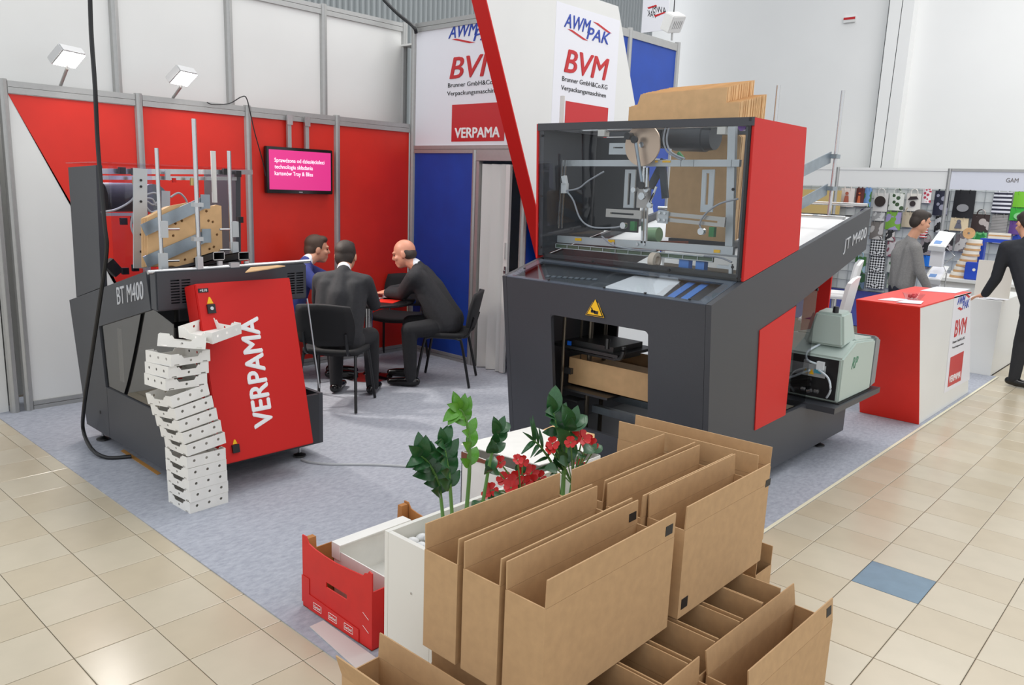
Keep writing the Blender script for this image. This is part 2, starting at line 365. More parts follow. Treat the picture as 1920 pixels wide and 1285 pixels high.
# ================================================================== LARGE PACKING MACHINE (clear cabinet, feed arm to the rear)
jt = thing('carton_forming_machine', 'large dark grey and red carton forming machine with a clear-fronted upper cabinet', 'machine', (.9, 3.2, 0))
def yf(z): return 2.05+(1.31-z)*.123
SP = [(2.05, 1.31), (2.41, 1.415), (4.44, 1.862), (4.44, 1.545), (3.2, 1.21), (3.225, .455), (4.43, .455), (4.43, .09), (yf(.09), .09)]
for x0, x1 in ((1.665, 1.70), (.10, .135)):
    MB().prism([(x0, y, z) for y, z in SP], (x1-x0, 0, 0)).build('side_plate', DARK, jt)
def lean(mb, x0, x1, z0, z1, t=.03, off=0):
    vs = [(x, yf(z)+o+off, z) for z in (z0, z1) for o in (0, t) for x in (x0, x1)]
    return mb.add(vs, [(0, 2, 3, 1), (4, 5, 7, 6), (0, 1, 5, 4), (2, 6, 7, 3), (0, 4, 6, 2), (1, 3, 7, 5)])
mb = MB(); lean(mb, .137, .525, .09, 1.305); lean(mb, 1.285, 1.663, .09, 1.305); lean(mb, .525, 1.285, 1.095, 1.305); lean(mb, .525, 1.285, .09, .35)
FDARK = DARK
fp = mb.build('front_panel', FDARK, jt)
for xa, za, s1, s2 in ((1.285, 1.095, -1, -1), (.525, 1.095, 1, -1)):   # rounded window corners
    r = .03; pts = [(xa, yf(za)+.002, za)]+[(xa+s1*(r-r*math.sin(t)), yf(za+s2*(r-r*math.cos(t)))+.002, za+s2*(r-r*math.cos(t))) for t in [k*math.pi/10 for k in range(6)]]
    MB().prism(pts, (0, .026, 0)).build('corner_fillet', FDARK, fp)
MB().box((1.655, yf(1.2)+.004, .1), (1.672, yf(.1)+.03, 1.27)) if 0 else None
# red panels on the side
red2 = MB().prism([(1.7005, 2.69, 1.098), (1.7005, 3.205, 1.207), (1.7005, 3.225, .45), (1.7005, 2.765, .435)], (.006, 0, 0)).build('red_side_panel', MRED, jt)
for x0 in (1.685, .085):
    MB().prism([(x0, 2.362, 2.35), (x0, 3.08, 2.35), (x0, 3.165, 1.585), (x0, 2.412, 1.42)], (.016, 0, 0)).build('red_cabinet_side', MRED, jt)
for x0 in (1.645, .102):
    MB().prism([(x0, 2.375, 2.345), (x0, 3.07, 2.345), (x0, 3.155, 1.60), (x0, 2.42, 1.44)], (.038, 0, 0)).build('cabinet_inner_side', DARK, jt)
mb = MB(); mb.box((.1, 2.355, 2.305), (1.7, 2.385, 2.352)); mb.box((.14, 2.385, 2.31), (.2, 3.07, 2.35)); mb.box((1.585, 2.385, 2.31), (1.645, 3.07, 2.35)); mb.box((.14, 3.01, 2.31), (1.64, 3.07, 2.35)); mb.build('cabinet_top_frame', DARK, jt)
mb = MB(); mb.box((.14, 2.43, 1.43), (1.645, 2.50, 1.455)); mb.box((.14, 2.44, 1.33), (1.645, 2.47, 1.43)); mb.build('cabinet_lower_rail', DARK2, jt)
door = MB().slab([(.105, 2.408, 1.42), (1.684, 2.408, 1.42), (1.684, 2.364, 2.305), (.105, 2.364, 2.305)], -.006).build('clear_door', PANE, jt, label='clear acrylic door of the cabinet')
mb = MB(); mb.slab([(1.668, 2.404, 1.42), (1.684, 2.404, 1.42), (1.684, 2.358, 2.35), (1.668, 2.358, 2.35)], .004); mb.build('door_edge_strip', BLACK, door)
for x, z in ((.14, 1.5), (.14, 1.86), (.14, 2.27), (1.63, 1.5), (1.6, 1.95), (.6, 1.44), (1.2, 1.44)):
    MB().disc((x, 2.404-(z-1.42)*.05, z), (0, -1, 0), .009, .006, 8).build('door_screw', BLACK, door)
# sloping clear shelf in front of the cabinet
sh = MB().slab([(.14, 2.062, 1.312), (1.66, 2.062, 1.312), (1.66, 2.40, 1.412), (.14, 2.40, 1.412)], .008).build('clear_sloping_cover', PANE, jt)
for q in ([(.137, 2.052, 1.311), (1.663, 2.052, 1.311), (1.663, 2.085, 1.320), (.137, 2.085, 1.320)], [(.137, 2.37, 1.404), (1.663, 2.37, 1.404), (1.663, 2.41, 1.416), (.137, 2.41, 1.416)],
          [(.137, 2.052, 1.311), (.19, 2.052, 1.311), (.19, 2.41, 1.416), (.137, 2.41, 1.416)], [(1.60, 2.052, 1.311), (1.663, 2.052, 1.311), (1.663, 2.41, 1.416), (1.60, 2.41, 1.416)]):
    MB().slab(q, -.012).build('cover_frame', mat('blue_grey_frame', srgb(92, 100, 112), .35, .4), sh)
for x, y in ((.5, 2.07), (.95, 2.07), (1.25, 2.07), (1.55, 2.07), (.17, 2.2)):
    MB().disc((x, y, 1.322+(y-2.07)*.29), (0, -.28, 1), .009, .006, 8).build('cover_screw', BLACK, sh)
# lettering + warning sign
al = math.atan2(1.862-1.415, 4.44-2.41); ux = Vector((0, math.cos(al), math.sin(al)))
a = pX(1580, 478, 1.7005); b_ = pX(1622, 452, 1.7005); c_ = pX(1584, 447, 1.7005)
text('JT M400', 'lettering', LGREY, jt, (1.7005, a[1], a[2]), (b_-a), Z3, (b_-a).length, (c_-a).length*.92, bold=.005)
c0 = Vector(pY(1116, 581, yf(1.2)-.001)); ws_ = MB(); 
def tri(s, off): return [c0+Vector((s*math.sin(t), -off, s*math.cos(t))) for t in (0, 2*math.pi/3, 4*math.pi/3)]
YT = c0.y
MB().prism(tri(.078, .004), (0, .003, 0)).build('warning_sign_border', LBLACK, jt); wsn = MB().prism(tri(.066, .006), (0, .002, 0)).build('warning_sign', YEL, jt)
MB().prism(tri(.084, .002), (0, .0015, 0)).build('warning_sign_edge', YEL, jt)
mb = MB(); mb.box((c0.x-.028, c0.y-.0075, c0.z-.02), (c0.x+.005, c0.y-.006, c0.z-.004)); mb.box((c0.x-.002, c0.y-.0075, c0.z-.026), (c0.x+.028, c0.y-.006, c0.z-.006)); mb.prism([(c0.x-.03, c0.y-.006, c0.z+.012), (c0.x-.022, c0.y-.006, c0.z+.012), (c0.x-.008, c0.y-.006, c0.z-.01), (c0.x-.02, c0.y-.006, c0.z-.01)], (0, -.0015, 0)); mb.build('hand_pictogram', LBLACK, wsn)
# feet
def foot(parent, x, y, top=.09):
    f = MB().lathe([(.006, 0), (.045, .0062), (.043, .014), (.016, .026), (.012, .03)], (x, y, .006), 18).build('levelling_foot', BLACK, parent, smooth=True)
    MB().tube([(x, y, .03), (x, y, top+.01)], .009).build('threaded_stem', STEEL, f)
for x, y in ((1.63, 4.13), (1.6, 2.5), (.2, 2.5), (.2, 4.2)): foot(jt, x, y)
# lower housing between the side plates
mb = MB(); mb.box((.136, 2.28, .09), (1.664, 4.42, .12)); mb.box((.136, 4.38, .12), (1.664, 4.42, .44)); mb.build('base_tray', DARK2, jt)
MB().prism([(.14, 2.2, 1.22), (.14, 2.55, 1.24), (.14, 3.15, 1.24), (.14, 3.15, .4), (.14, 2.3, .4)], (.02, 0, 0)).build('inner_liner', DARK2, jt)
MB().box((.16, 3.1, .4), (.36, 3.12, 1.2)).build('inner_back_plate', DARK2, jt)
for i, (px, py0, py1, y, rr) in enumerate(((1057, 590, 830, 2.3, .012), (1089, 590, 650, 2.55, .009), (1107, 600, 800, 2.5, .018), (1134, 690, 800, 2.7, .016))):
    a = pY(px, 640, y); z0 = pY(px, py1, y)[2]
    MB().tube([(a[0], y, max(.12, z0-.1)), (a[0], y, 1.25)], rr, 10).build('guide_rod', mat('dull_steel_rod', srgb(120, 112, 100), .35, .8), jt)
a = pY(1060, 655, 2.4); b_ = pY(1170, 655, 2.4)
mb = MB(); mb.box((a[0]-.05, 2.3, .835), (b_[0]+.02, 2.75, .855)); mb.box((a[0]+.1, 2.35, .855), (b_[0]-.05, 2.7, .89)); mb.tube([(b_[0]-.1, 2.35, .875), (b_[0]-.1, 2.35, .945)], .018); mb.box((a[0]+.02, 2.4, .79), (b_[0]-.06, 2.7, .805)); mb.build('press_plate', mat('worn_dark_steel', srgb(74, 74, 74), .4, .7), jt)
hk = smoothpts([(b_[0]-.02, 2.32, .835), (b_[0]+.03, 2.32, .835), (b_[0]+.05, 2.32, .875), (b_[0]+.05, 2.32, .915)], 4); MB().tube(hk, .016).build('press_hook', MATS['worn_dark_steel'], jt)
MB().box((a[0]+.1, 2.29, .86), (a[0]+.13, 2.3, .89)).build('blue_sensor', mat('blue_sensor', srgb(20, 90, 190), .4), jt)
mb = MB(); mb.box((.45, 2.32, .53), (.85, 2.5, .545)); mb.box((.45, 2.32, .46), (.6, 2.42, .47)); mb.box((.5, 2.28, .66), (.56, 2.31, .70)); mb.build('support_bracket', MATS['worn_dark_steel'], jt)
for z, y in ((.40, 2.75), (.36, 2.5)):
    mb = MB(); mb.box((.6, y, z), (1.66, y+.05, z+.05)); mb.build('conveyor_rail', GALV, jt)
mb = MB(); mb.box((.9, 2.9, .93), (1.664, 2.93, .97)); mb.box((.9, 3.05, .95), (1.664, 3.08, .99)); mb.build('cross_rail', DARK2, jt)
MB().box((.75, 2.85, .40), (1.62, 3.2, .43)).build('discharge_belt', mat('pale_belt', srgb(226, 226, 228), .5), jt)
DKP = lambda x, y, o=0: (x, y, 1.280+(y-2.07)*.29+o)
MB().slab([DKP(.16, 2.09), DKP(1.64, 2.09), DKP(1.64, 2.43), DKP(.16, 2.43)], -.01).build('deck_under_cover', mat('grey_inner_deck', srgb(74, 77, 82), .4, .3), jt)
MB().slab([DKP(.86, 2.10, .001), DKP(1.33, 2.10, .001), DKP(1.29, 2.40, .001), DKP(.95, 2.40, .001)], .004).build('white_inner_plate', MATS['pale_belt'], jt)
for xx in (1.35, 1.44): MB().slab([DKP(xx, 2.10, .001), DKP(xx+.05, 2.10, .001), DKP(xx+.045, 2.40, .001), DKP(xx-.005, 2.40, .001)], .004).build('blue_inner_strip', mat('blue_bracket', srgb(90, 140, 215), .4), jt)
for k in range(9): MB().slab([DKP(.36+k*.045, 2.2+.006*k, .001), DKP(.39+k*.045, 2.2+.006*k, .001), DKP(.39+k*.045, 2.225+.006*k, .001), DKP(.36+k*.045, 2.225+.006*k, .001)], .006).build('chain_link', GALV, jt)
bx = MB(); x0, x1, y0, y1, z0, z1 = .43, 1.32, 2.42, 2.95, .552, .745
bx.box((x0, y0, z0), (x1, y0+.006, z1)); bx.box((x0, y1-.006, z0), (x1, y1, z1)); bx.box((x0, y0, z0), (x0+.006, y1, z1)); bx.box((x1-.006, y0, z0), (x1, y1, z1)); bx.box((x0, y0, z0), (x1, y1, z0+.006)); bx.box((x0, y0+.006, z1-.05), (x1, y1-.2, z1-.045))
tag(bx.build('formed_tray', CARDL), 'brown cardboard tray held in the window of the large machine', 'tray')
# feed deck behind the cabinet
fd = MB().slab([(.14, 3.1, 1.50), (1.66, 3.1, 1.50), (1.66, 4.42, 1.785), (.14, 4.42, 1.785)], .015).build('feed_deck', mat('bright_white_deck', srgb(238, 238, 238), .35), jt)
for y in (3.95, 4.38): MB().tube([(.12, y, 1.60+(y-3.1)*.22), (1.69, y, 1.60+(y-3.1)*.22)], .014, 10).build('deck_bar', STEEL, jt)
MB().box((.14, 4.36, 1.70), (1.665, 4.40, 1.80)).build('deck_end_beam', DARK2, jt)
# uprights with flat side guides
XP = 1.30
for k, (t, btm, yy) in enumerate((((1460, 160), (1460, 240), None), ((1581, 170), (1562, 400), None))):
    Xp = (1.25, 1.45)[k]; a = pX(*t, Xp); MB().tube([(Xp, a[1], a[2]), (Xp, a[1], 1.58)], .014, 10).build('upright_rod', STEEL, jt)
a = pX(1581, 170, 1.45); YP = a[1]
for za, zb in ((2.27, 2.10), (2.03, 1.86)):
    g = MB().prism([(1.42, YP-.03, za), (1.42, YP-.03, za-.085), (1.42, YP-.75, zb-.095), (1.42, YP-.75, zb-.01)], (.008, 0, 0)).build('side_guide', GALV, jt)
    MB().box((1.425, YP-.05, za-.05), (1.475, YP+.03, za-.02)).build('guide_clamp', GALV, g)
MB().box((1.43, YP-.02, 1.60), (1.48, YP+.02, 1.73)).build('rod_foot', GALV, jt)
a = pY(1055, 180, 2.9); MB().tube([(a[0], 2.9, a[2]), (a[0], 2.9, 2.2)], .018, 10).build('upright_tube', mat('white_tube', srgb(215, 213, 208), .4), jt)
# ---------------- mechanism inside the cabinet (plane Y ~ 2.6)
PC = PLATE
def bar(name, px0, px1, y, h, t, m, parent=jt):
    a, b = pY(*px0, y), pY(*px1, y); d = (b-a); u = d.normalized(); v = Vector((-u.z, 0, u.x))*h/2
    return MB().prism([a-v, b-v, b+v, a+v], (0, t, 0)).build(name, m, parent)
def slotcut(o, px0, px1, y, h, y0, y1):
    a, b = pY(*px0, y), pY(*px1, y); u = (b-a).normalized(); v = Vector((-u.z, 0, u.x))*h/2; d = Y3*(y0-y)
    return cut(o, MB().prism([a-v+d, b-v+d, b+v+d, a+v+d], (0, y1-y0, 0)))
r1 = bar('upper_cross_rail', (1053, 306), (1386, 306), 2.6, .042, .03, PC)
for x in (1276, 1300, 1371): slotcut(r1, (x, 306), (x+1.2, 306), 2.6, .06, 2.59, 2.606)
for x0, x1 in ((1228, 1233), (1242, 1257)): bar('yellow_tag', (x0, 303), (x1, 303), 2.596, .012, .002, YEL, r1)
r2 = bar('lower_cross_rail', (1042, 448), (1374, 471), 2.58, .05, .03, PC)
for x0, y0 in ((1078, 449), (1140, 452), (1338, 471)): bar('yellow_tag', (x0, y0), (x0+12, y0+.6), 2.576, .018, .002, YEL, r2)
for px, py in ((1150, 456), (1195, 458), (1208, 458)): MB().disc(pY(px, py, 2.578), (0, -1, 0), .01, .006, 8).build('rail_bolt', STEEL, r2)
r3 = bar('cable_duct', (1042, 461), (1336, 487), 2.54, .034, .02, mat('green_duct', srgb(86, 104, 84), .5))
a, b_ = pY(1042, 461, 2.537), pY(1336, 487, 2.537)
for s in (-.014, .014): MB().tube([a+Z3*s, b_+Z3*s], .0035, 6).build('duct_wire', PC, r3)
for k in range(13):
    p = a.lerp(b_, k/12); MB().tube([p-Z3*.014, p+Z3*.014], .003, 6).build('duct_wire', PC, r3)
bar('right_upright', (1372, 228), (1366, 470), 2.62, .05, .03, PC)
bar('left_rod', (1054, 300), (1046, 428), 2.55, .01, .01, STEEL); bar('left_rod', (1060, 300), (1052, 428), 2.55, .01, .01, STEEL)
bar('left_clamp', (1052, 353), (1062, 353), 2.54, .07, .025, mat('white_clamp', srgb(225, 225, 225), .4)); bar('left_cylinder', (1055, 330), (1058, 348), 2.54, .03, .03, MATS['white_clamp'])
MB().tube([pY(1062, 247, 2.72), pY(1402, 234, 2.72)], .016, 12).build('drive_shaft', STEEL, jt)
for px, py in ((1132, 245), (1357, 240), (1066, 246)):
    c = pY(px, py, 2.72); MB().box((c.x-.028, 2.69, c.z-.04), (c.x+.028, 2.75, c.z+.04)).build('shaft_bearing', mat('pale_bearing', srgb(205, 203, 196), .45), jt)
c = pY(1206, 272, 2.56)
BRZ = bpy.data.materials.new('turned_metal_disc'); BRZ.use_nodes = True; b = BRZ.node_tree.nodes['Principled BSDF']; b.inputs['Base Color'].default_value = (*srgb(196, 170, 148), 1); b.inputs['Metallic'].default_value = .9; b.inputs['Roughness'].default_value = .32; b.inputs['Anisotropic'].default_value = .8
tg = BRZ.node_tree.nodes.new('ShaderNodeTangent'); tg.direction_type = 'RADIAL'; tg.axis = 'Y'; BRZ.node_tree.links.new(tg.outputs[0], b.inputs['Tangent'])
dk = MB().disc((0, 0, 0), (0, -1, 0), .134, .012, 48).build('crank_disc', BRZ, jt, smooth=True); dk.location = c
MB().disc((0, -.012, 0), (0, -1, 0), .018, .012, 14).build('disc_hub', STEEL, dk); MB().disc((-.09, -.012, .055), (0, -1, 0), .024, .05, 14).build('crank_pin', BLACK, dk)
MB().tube([pY(1191, 262, 2.50), pY(1205, 352, 2.50)], .011, 10).build('connecting_rod', GALV, jt)
for px, py in ((1191, 262), (1204, 348), (1205, 368)): MB().disc(pY(px, py, 2.5), (0, -1, 0), .024, .018, 14).build('rod_end', BLACK if py != 368 else STEEL, jt)
for x0, x1 in ((1207, 1203), (1213, 1209)): bar('slide_column', (x0, 314), (x1, 456), 2.58, .014, .02, STEEL)
bar('slide_block', (1205, 352), (1203, 390), 2.54, .085, .04, mat('slide_block_metal', srgb(165, 160, 155), .35, .6))
for px, py in ((1190, 356), (1214, 356), (1220, 385)): MB().disc(pY(px, py, 2.535), (0, -1, 0), .018, .02, 12).build('pivot_bolt', STEEL, jt)
for a4 in (((1230, 350), (1216, 384)), ((1226, 362), (1213, 386))): bar('swing_link', *a4, 2.53, .012, .01, STEEL)
bar('black_lever', (1218, 352), (1244, 300), 2.66, .05, .02, mat('dark_lever', srgb(58, 64, 70), .4)); bar('black_lever', (1240, 300), (1246, 372), 2.64, .045, .02, MATS['dark_lever'])
for (x0, y0), (x1, y1), w_ in (((1136, 399), (1202, 403), .055), ((1231, 405), (1359, 417), .06)):
    hb = bar('suction_bar', (x0, y0), (x1, y1), 2.52, w_, .015, mat('suction_bar_metal', srgb(172, 168, 162), .35, .5))
    slotcut(hb, (x0+8, y0+.6), (x1-14, y1-.6), 2.52, .012, 2.5, 2.56)
for x in (1178, 1324):
    vb = bar('slotted_upright', (x+4, 318), (x, 390 if x < 1200 else 398), 2.66, .085, .012, PC); slotcut(vb, (x+3, 325), (x, 384), 2.66, .022, 2.64, 2.70)
slotcut(bar('left_plate', (1142, 279), (1176, 279), 2.6, .075, .02, PC), (1150, 277), (1168, 277), 2.6, .010, 2.58, 2.65)
bar('bolt_plate', (1233, 406), (1252, 408), 2.505, .08, .01, PC)
for px, py in ((1237, 399), (1247, 400), (1236, 412), (1246, 413)): MB().disc(pY(px, py, 2.50), (0, -1, 0), .009, .008, 8).build('plate_bolt', STEEL, jt)
c0_, c1_ = pY(1262, 254, 2.8), pY(1342, 256, 2.8); MB().tube([c0_, c0_.lerp(c1_, .08), c0_.lerp(c1_, .8), c0_.lerp(c1_, .82), c1_], [.085, .1, .1, .092, .085], 20).build('drive_motor', mat('dark_motor', srgb(56, 58, 62), .45), jt, smooth=True)
for k in range(5): MB().tube([pY(1238+k*5, 256, 2.8)-X3*.004, pY(1238+k*5, 256, 2.8)+X3*.004], .08, 18).build('motor_fin', MATS['dark_motor'], jt)
CB = mat('grey_cable', srgb(150, 152, 158), .45)
for pts in ([(1062, 358), (1075, 376), (1088, 410), (1110, 426), (1150, 427), (1170, 423)], [(1062, 358), (1085, 353), (1102, 340), (1132, 322)], [(1384, 373), (1350, 382), (1324, 400), (1312, 420), (1318, 434)], [(1250, 232), (1244, 262), (1252, 285), (1278, 300)], [(1256, 232), (1250, 262), (1258, 285), (1284, 298)], [(1128, 443), (1150, 460), (1190, 468), (1230, 470)], [(1320, 480), (1350, 483), (1372, 492)]):
    MB().tube(smoothpts([pY(x, y, 2.50) for x, y in pts], 6), .006, 8).build('cable', CB, jt, smooth=True)
for px, py in ((1172, 423), (1318, 434)):
    c = pY(px, py, 2.52); MB().disc(c, (0, -1, 0), .022, .03, 12).build('suction_valve', STEEL, jt); MB().box((c.x+.04, 2.52, c.z-.03), (c.x+.075, 2.55, c.z+.03)).build('green_valve', GREEN, jt)
MB().tube([pY(1272, 287, 2.52), pY(1280, 297, 2.52)], .014, 8).build('green_fitting', GREEN, jt)
c = pY(1222, 488, 2.5); MB().lathe([(.052, 0), (.052, .04), (.03, .045), (.02, .02)], c, 20, Matrix.Rotation(math.pi/2, 3, 'Y')).build('tape_roller', mat('beige_roller', srgb(206, 190, 172), .5), jt, smooth=True)
slotcut(bar('brown_lower_beam', (1060, 495), (1160, 503), 2.75, .07, .03, mat('brown_beam', srgb(104, 74, 66), .5)), (1080, 496.6), (1130, 500.6), 2.75, .03, 2.73, 2.80)
MB().box((.15, 2.98, 1.62), (.56, 3.0, 2.30)).build('dark_back_panel', DARK2, jt)
bar('orange_beam', (1185, 460), (1285, 462), 2.95, .07, .04, mat('rust_beam', srgb(150, 84, 60), .6)); 
MB().tube([pY(1212, 440, 2.8), pY(1236, 440, 2.8)], .05, 16).build('green_bottle', mat('green_bottle', srgb(140, 175, 130), .3), jt, smooth=True)
MB().box((.14, 2.45, 1.3), (1.66, 3.15, 1.318)).build('cabinet_floor', DARK2, jt)
for x0, x1 in ((1.18, 1.25), (1.30, 1.36)): MB().box((x0, 2.55, 1.32), (x1, 2.6, 1.50)).build('blue_bracket', mat('blue_bracket', srgb(90, 140, 215), .4), jt)
bar('lower_left_block', (1033, 486), (1043, 486), 2.45, .05, .02, PC); bar('lower_right_block', (1366, 508), (1372, 508), 2.45, .08, .02, PC); bar('lower_right_block', (1344, 500), (1370, 502), 2.46, .02, .03, PC)
c = pY(1394, 238, 2.45); MB().disc(c, (0, -1, 0), .025, .02, 16).build('status_lamp', mat('purple_lamp', srgb(120, 60, 170), .15), jt)
# cardboard blanks in the magazine
bs = [(.72, 1.60), (1.25, 1.60), (1.25, 2.30), (1.215, 2.33), (1.215, 2.53), (1.115, 2.53), (1.115, 2.63), (.425, 2.615), (.40, 2.535), (.33, 2.53), (.33, 2.36), (.72, 2.30)]
bmesh0 = MB().prism([(x-.8, 0, z-1.6) for x, z in bs], (0, .0095, 0)); me0 = None
for k in range(34):
    if me0 is None: o = bmesh0.build('cardboard_blank', CARDL); me0 = o.data
    else: o = link('cardboard_blank', me0)
    o.location = (.8+random.uniform(-.006, .006), 3.115+k*.0111, 1.6+k*.0025+.0+random.uniform(-.003, .003)); tag(o, 'flat brown cardboard blank stacked in the magazine behind the clear-fronted cabinet', 'blank', 'cardboard blanks in the magazine')
for k in range(2): MB().box((.75, 3.11, 1.56), (1.22, 3.5, 1.596)).build('magazine_shelf', DARK2, jt) if k == 0 else None
# hot-melt glue unit on its tray
MB().box((1.2, 3.60, .425), (1.9, 4.56, .467)).build('glue_unit_tray', DARK, jt)
for y in (3.75, 4.35): MB().box((1.25, y, .39), (1.3, y+.05, .425)).build('tray_bracket', DARK2, jt)
MB().box((1.05, 3.9, .12), (1.19, 4.3, .42)).build('tray_pillar', DARK2, jt)
MB().prism([(1.30, 4.34, .46), (1.50, 4.34, .46), (1.50, 4.34, 1.54), (1.30, 4.34, 1.54)], (0, .02, 0)).build('red_rear_panel', MRED, jt)
gd = MB().box((1.672, 3.23, .47), (1.678, 3.62, 1.31)).build('clear_side_guard', PANE2, jt)
for p in ((1.68, 3.25, 1.2), (1.68, 3.6, 1.29), (1.68, 3.25, .5)): MB().disc(p, (1, 0, 0), .012, .008, 8).build('guard_bolt', BLACK, gd)
gm = thing('glue_melter', 'pale grey hot-melt glue unit with hopper on the side tray of the large machine', 'glue unit', (1.6, 4.1, .467))
GG = mat('pale_grey_green_plastic', srgb(176, 190, 182), .45); GGD = mat('grey_end_cap', srgb(128, 132, 134), .45)
MB().prism([(1.36, 3.74, .475), (1.36, 4.40, .475), (1.36, 4.40, .87), (1.36, 3.98, .90), (1.36, 3.74, .80)], (.51, 0, 0)).build('housing', GG, gm, bevel=.012)
MB().prism([(1.37, 4.402, .48), (1.37, 4.52, .50), (1.37, 4.52, .86), (1.37, 4.43, .89), (1.37, 4.402, .89)], (.50, 0, 0)).build('rear_cover', GGD, gm, bevel=.012)
MB().box((1.35, 3.73, .47), (1.88, 4.41, .474)).build('base_plate', BLACK, gm)
fp = MB().box((1.38, 3.733, .49), (1.845, 3.739, .785)).build('open_front', BLACK, gm)
sp = MB().box((1.40, 3.725, .64), (1.76, 3.732, .73)).build('label_plate', PLATE, fp)
for x in (1.60, 1.645): MB().prism([(x, 3.724, .655), (x+.035, 3.724, .655), (x+.0175, 3.724, .695)], (0, -.002, 0)).build('warning_label', YEL, fp)
for z in (.56, .60): MB().tube([(1.5, 3.70, z-.03), (1.68, 3.68, z+.03)], .012, 10).build('hose_end', BLACK, fp); 
for k in range(4): MB().tube([(1.56+k*.05, 3.69, .53+.012*(k % 2)), (1.59+k*.05, 3.685, .545)], .014, 10).build('hose_fitting', STEEL, fp)
HOSE = mat('clear_hose', srgb(200, 210, 216), .25)
for pts in ([(1.72, 3.70, .70), (1.80, 3.68, .66), (1.83, 3.67, .58), (1.80, 3.70, .51)], [(1.66, 3.70, .69), (1.45, 3.62, .58), (1.30, 3.55, .62), (1.22, 3.5, .72)], [(1.66, 3.9, .87), (1.62, 3.72, .82), (1.63, 3.70, .76), (1.70, 3.71, .74)]):
    MB().tube(smoothpts(pts, 6), .008, 8).build('hose', HOSE, fp, smooth=True)
MB().box((1.70, 3.70, .70), (1.75, 3.73, .76)).build('valve_block', mat('white_valve', srgb(222, 226, 228), .35), fp); MB().box((1.69, 3.695, .675), (1.74, 3.725, .70)).build('teal_fitting', mat('teal_fitting', srgb(60, 140, 160), .4), fp)
hp = MB().prism([(1.56, 3.84, .872), (1.82, 3.84, .872), (1.82, 4.06, .905), (1.56, 4.06, .905)], (0, 0, .01)); hp = MB(); hp.add([(1.55, 3.83, .86), (1.83, 3.83, .86), (1.83, 4.08, .89), (1.55, 4.08, .89), (1.59, 3.86, 1.10), (1.79, 3.86, 1.10), (1.79, 4.04, 1.115), (1.59, 4.04, 1.115)], [(0, 1, 5, 4), (1, 2, 6, 5), (2, 3, 7, 6), (3, 0, 4, 7), (4, 5, 6, 7), (3, 2, 1, 0)])
hop = hp.build('hopper', GG, gm, bevel=.018); MB().lathe([(.022, 0), (.022, .035), (.018, .05)], (1.72, 3.9, 1.098), 12).build('cap_knob', BLACK, hop, smooth=True)
text('RP', 'lettering', mat('green_lettering', srgb(70, 130, 100), .5), gm, (1.8705, 3.93, .70), (0, 1, 0), Z3, .12, .085, shear=.35)
MB().prism([(1.4, 4.05, .8905), (1.84, 4.05, .8905), (1.84, 4.38, .875), (1.4, 4.38, .875)], (0, 0, .012)).build('lid_panel', GG, gm)
# ================================================================== SMALLER TRAY MACHINE WITH THE RED CONTROL CABINET
bt = thing('tray_forming_machine', 'smaller dark grey tray forming machine with a red control cabinet door', 'machine', (-1.5, .6, 0))
Y0, Y1 = .1, 1.14
SB = [(-2.35, .99), (-1.03, 1.33), (-.985, 1.10), (-1.82, .875), (-1.77, .46), (-.72, .46), (-.72, .10), (-2.17, .10)]
for y in (Y0, Y1-.03):
    MB().prism([(x, y, z) for x, z in SB[:5]+[(-1.7555, .46), (-1.7555, .10), (-2.17, .10)]], (0, .03, 0)).build('side_plate', DARK, bt)      # two sheets with an open seam
    MB().prism([(x, y, z) for x, z in ((-1.7515, .46), (-.72, .46), (-.72, .10), (-1.7515, .10))], (0, .03, 0)).build('side_plate', DARK, bt)
    MB().prism([(x, y, z) for x, z in ((-2.205, 1.03), (-2.19, 1.93), (-1.70, 1.95), (-1.74, 1.152))], (0, .04 if y == Y0 else -.04, 0)).build('upper_side_plate', DARK, bt)
MB().disc((-1.9, Y0, .25), (0, -1, 0), .012, .003, 10).build('panel_screw', BLACK, bt)
win = MB().prism([(x, Y0+.012, z) for x, z in ((-1.83, .88), (-.975, 1.105), (-.72, 1.05), (-.72, .46), (-1.775, .46))], (0, .006, 0)).build('side_window', pane_mat('tinted_window', (.6, .59, .57), .03, 3.2), bt)
text('BT M400', 'lettering', LGREY, bt, pY(221, 572, Y0-.0005), pY(267, 562, 0.0995)-pY(221, 572, .0995), Z3, (pY(269, 562, Y0)-pY(220, 572, Y0)).length, .115, bold=.005)
# base trough, rear plate
mb = MB(); mb.box((-2.16, Y0+.03, .10), (-.72, Y1-.03, .13)); mb.box((-.75, Y0+.03, .13), (-.72, Y1-.03, .455)); mb.build('base_trough', DARK2, bt)
MB().prism([(-2.35, Y0+.03, .985), (-2.17, Y0+.03, .10), (-2.15, Y0+.03, .10), (-2.32, Y0+.03, .99)], (0, .98, 0)).build('rear_plate', DARK, bt)
fbeam = MB().box((-.985, Y0+.002, 1.10), (-.90, Y1, 1.34)).build('front_beam', DARK, bt, bevel=.008); vent = MB()
for k in range(2):
    y0 = Y0+.09 if k == 0 else Y1-.15
    for j in range(9):
        for h in range(2 if k == 0 else 2):
            vent.box((-.93, y0+h*.068, 1.14+j*.017), (-.89, y0+h*.068+.055, 1.149+j*.017))
cut(fbeam, vent)
for (x, y) in ((-2.02, .15), (-.80, 1.0), (-2.0, 1.05), (-.85, .25)): foot(bt, x, y, .1)
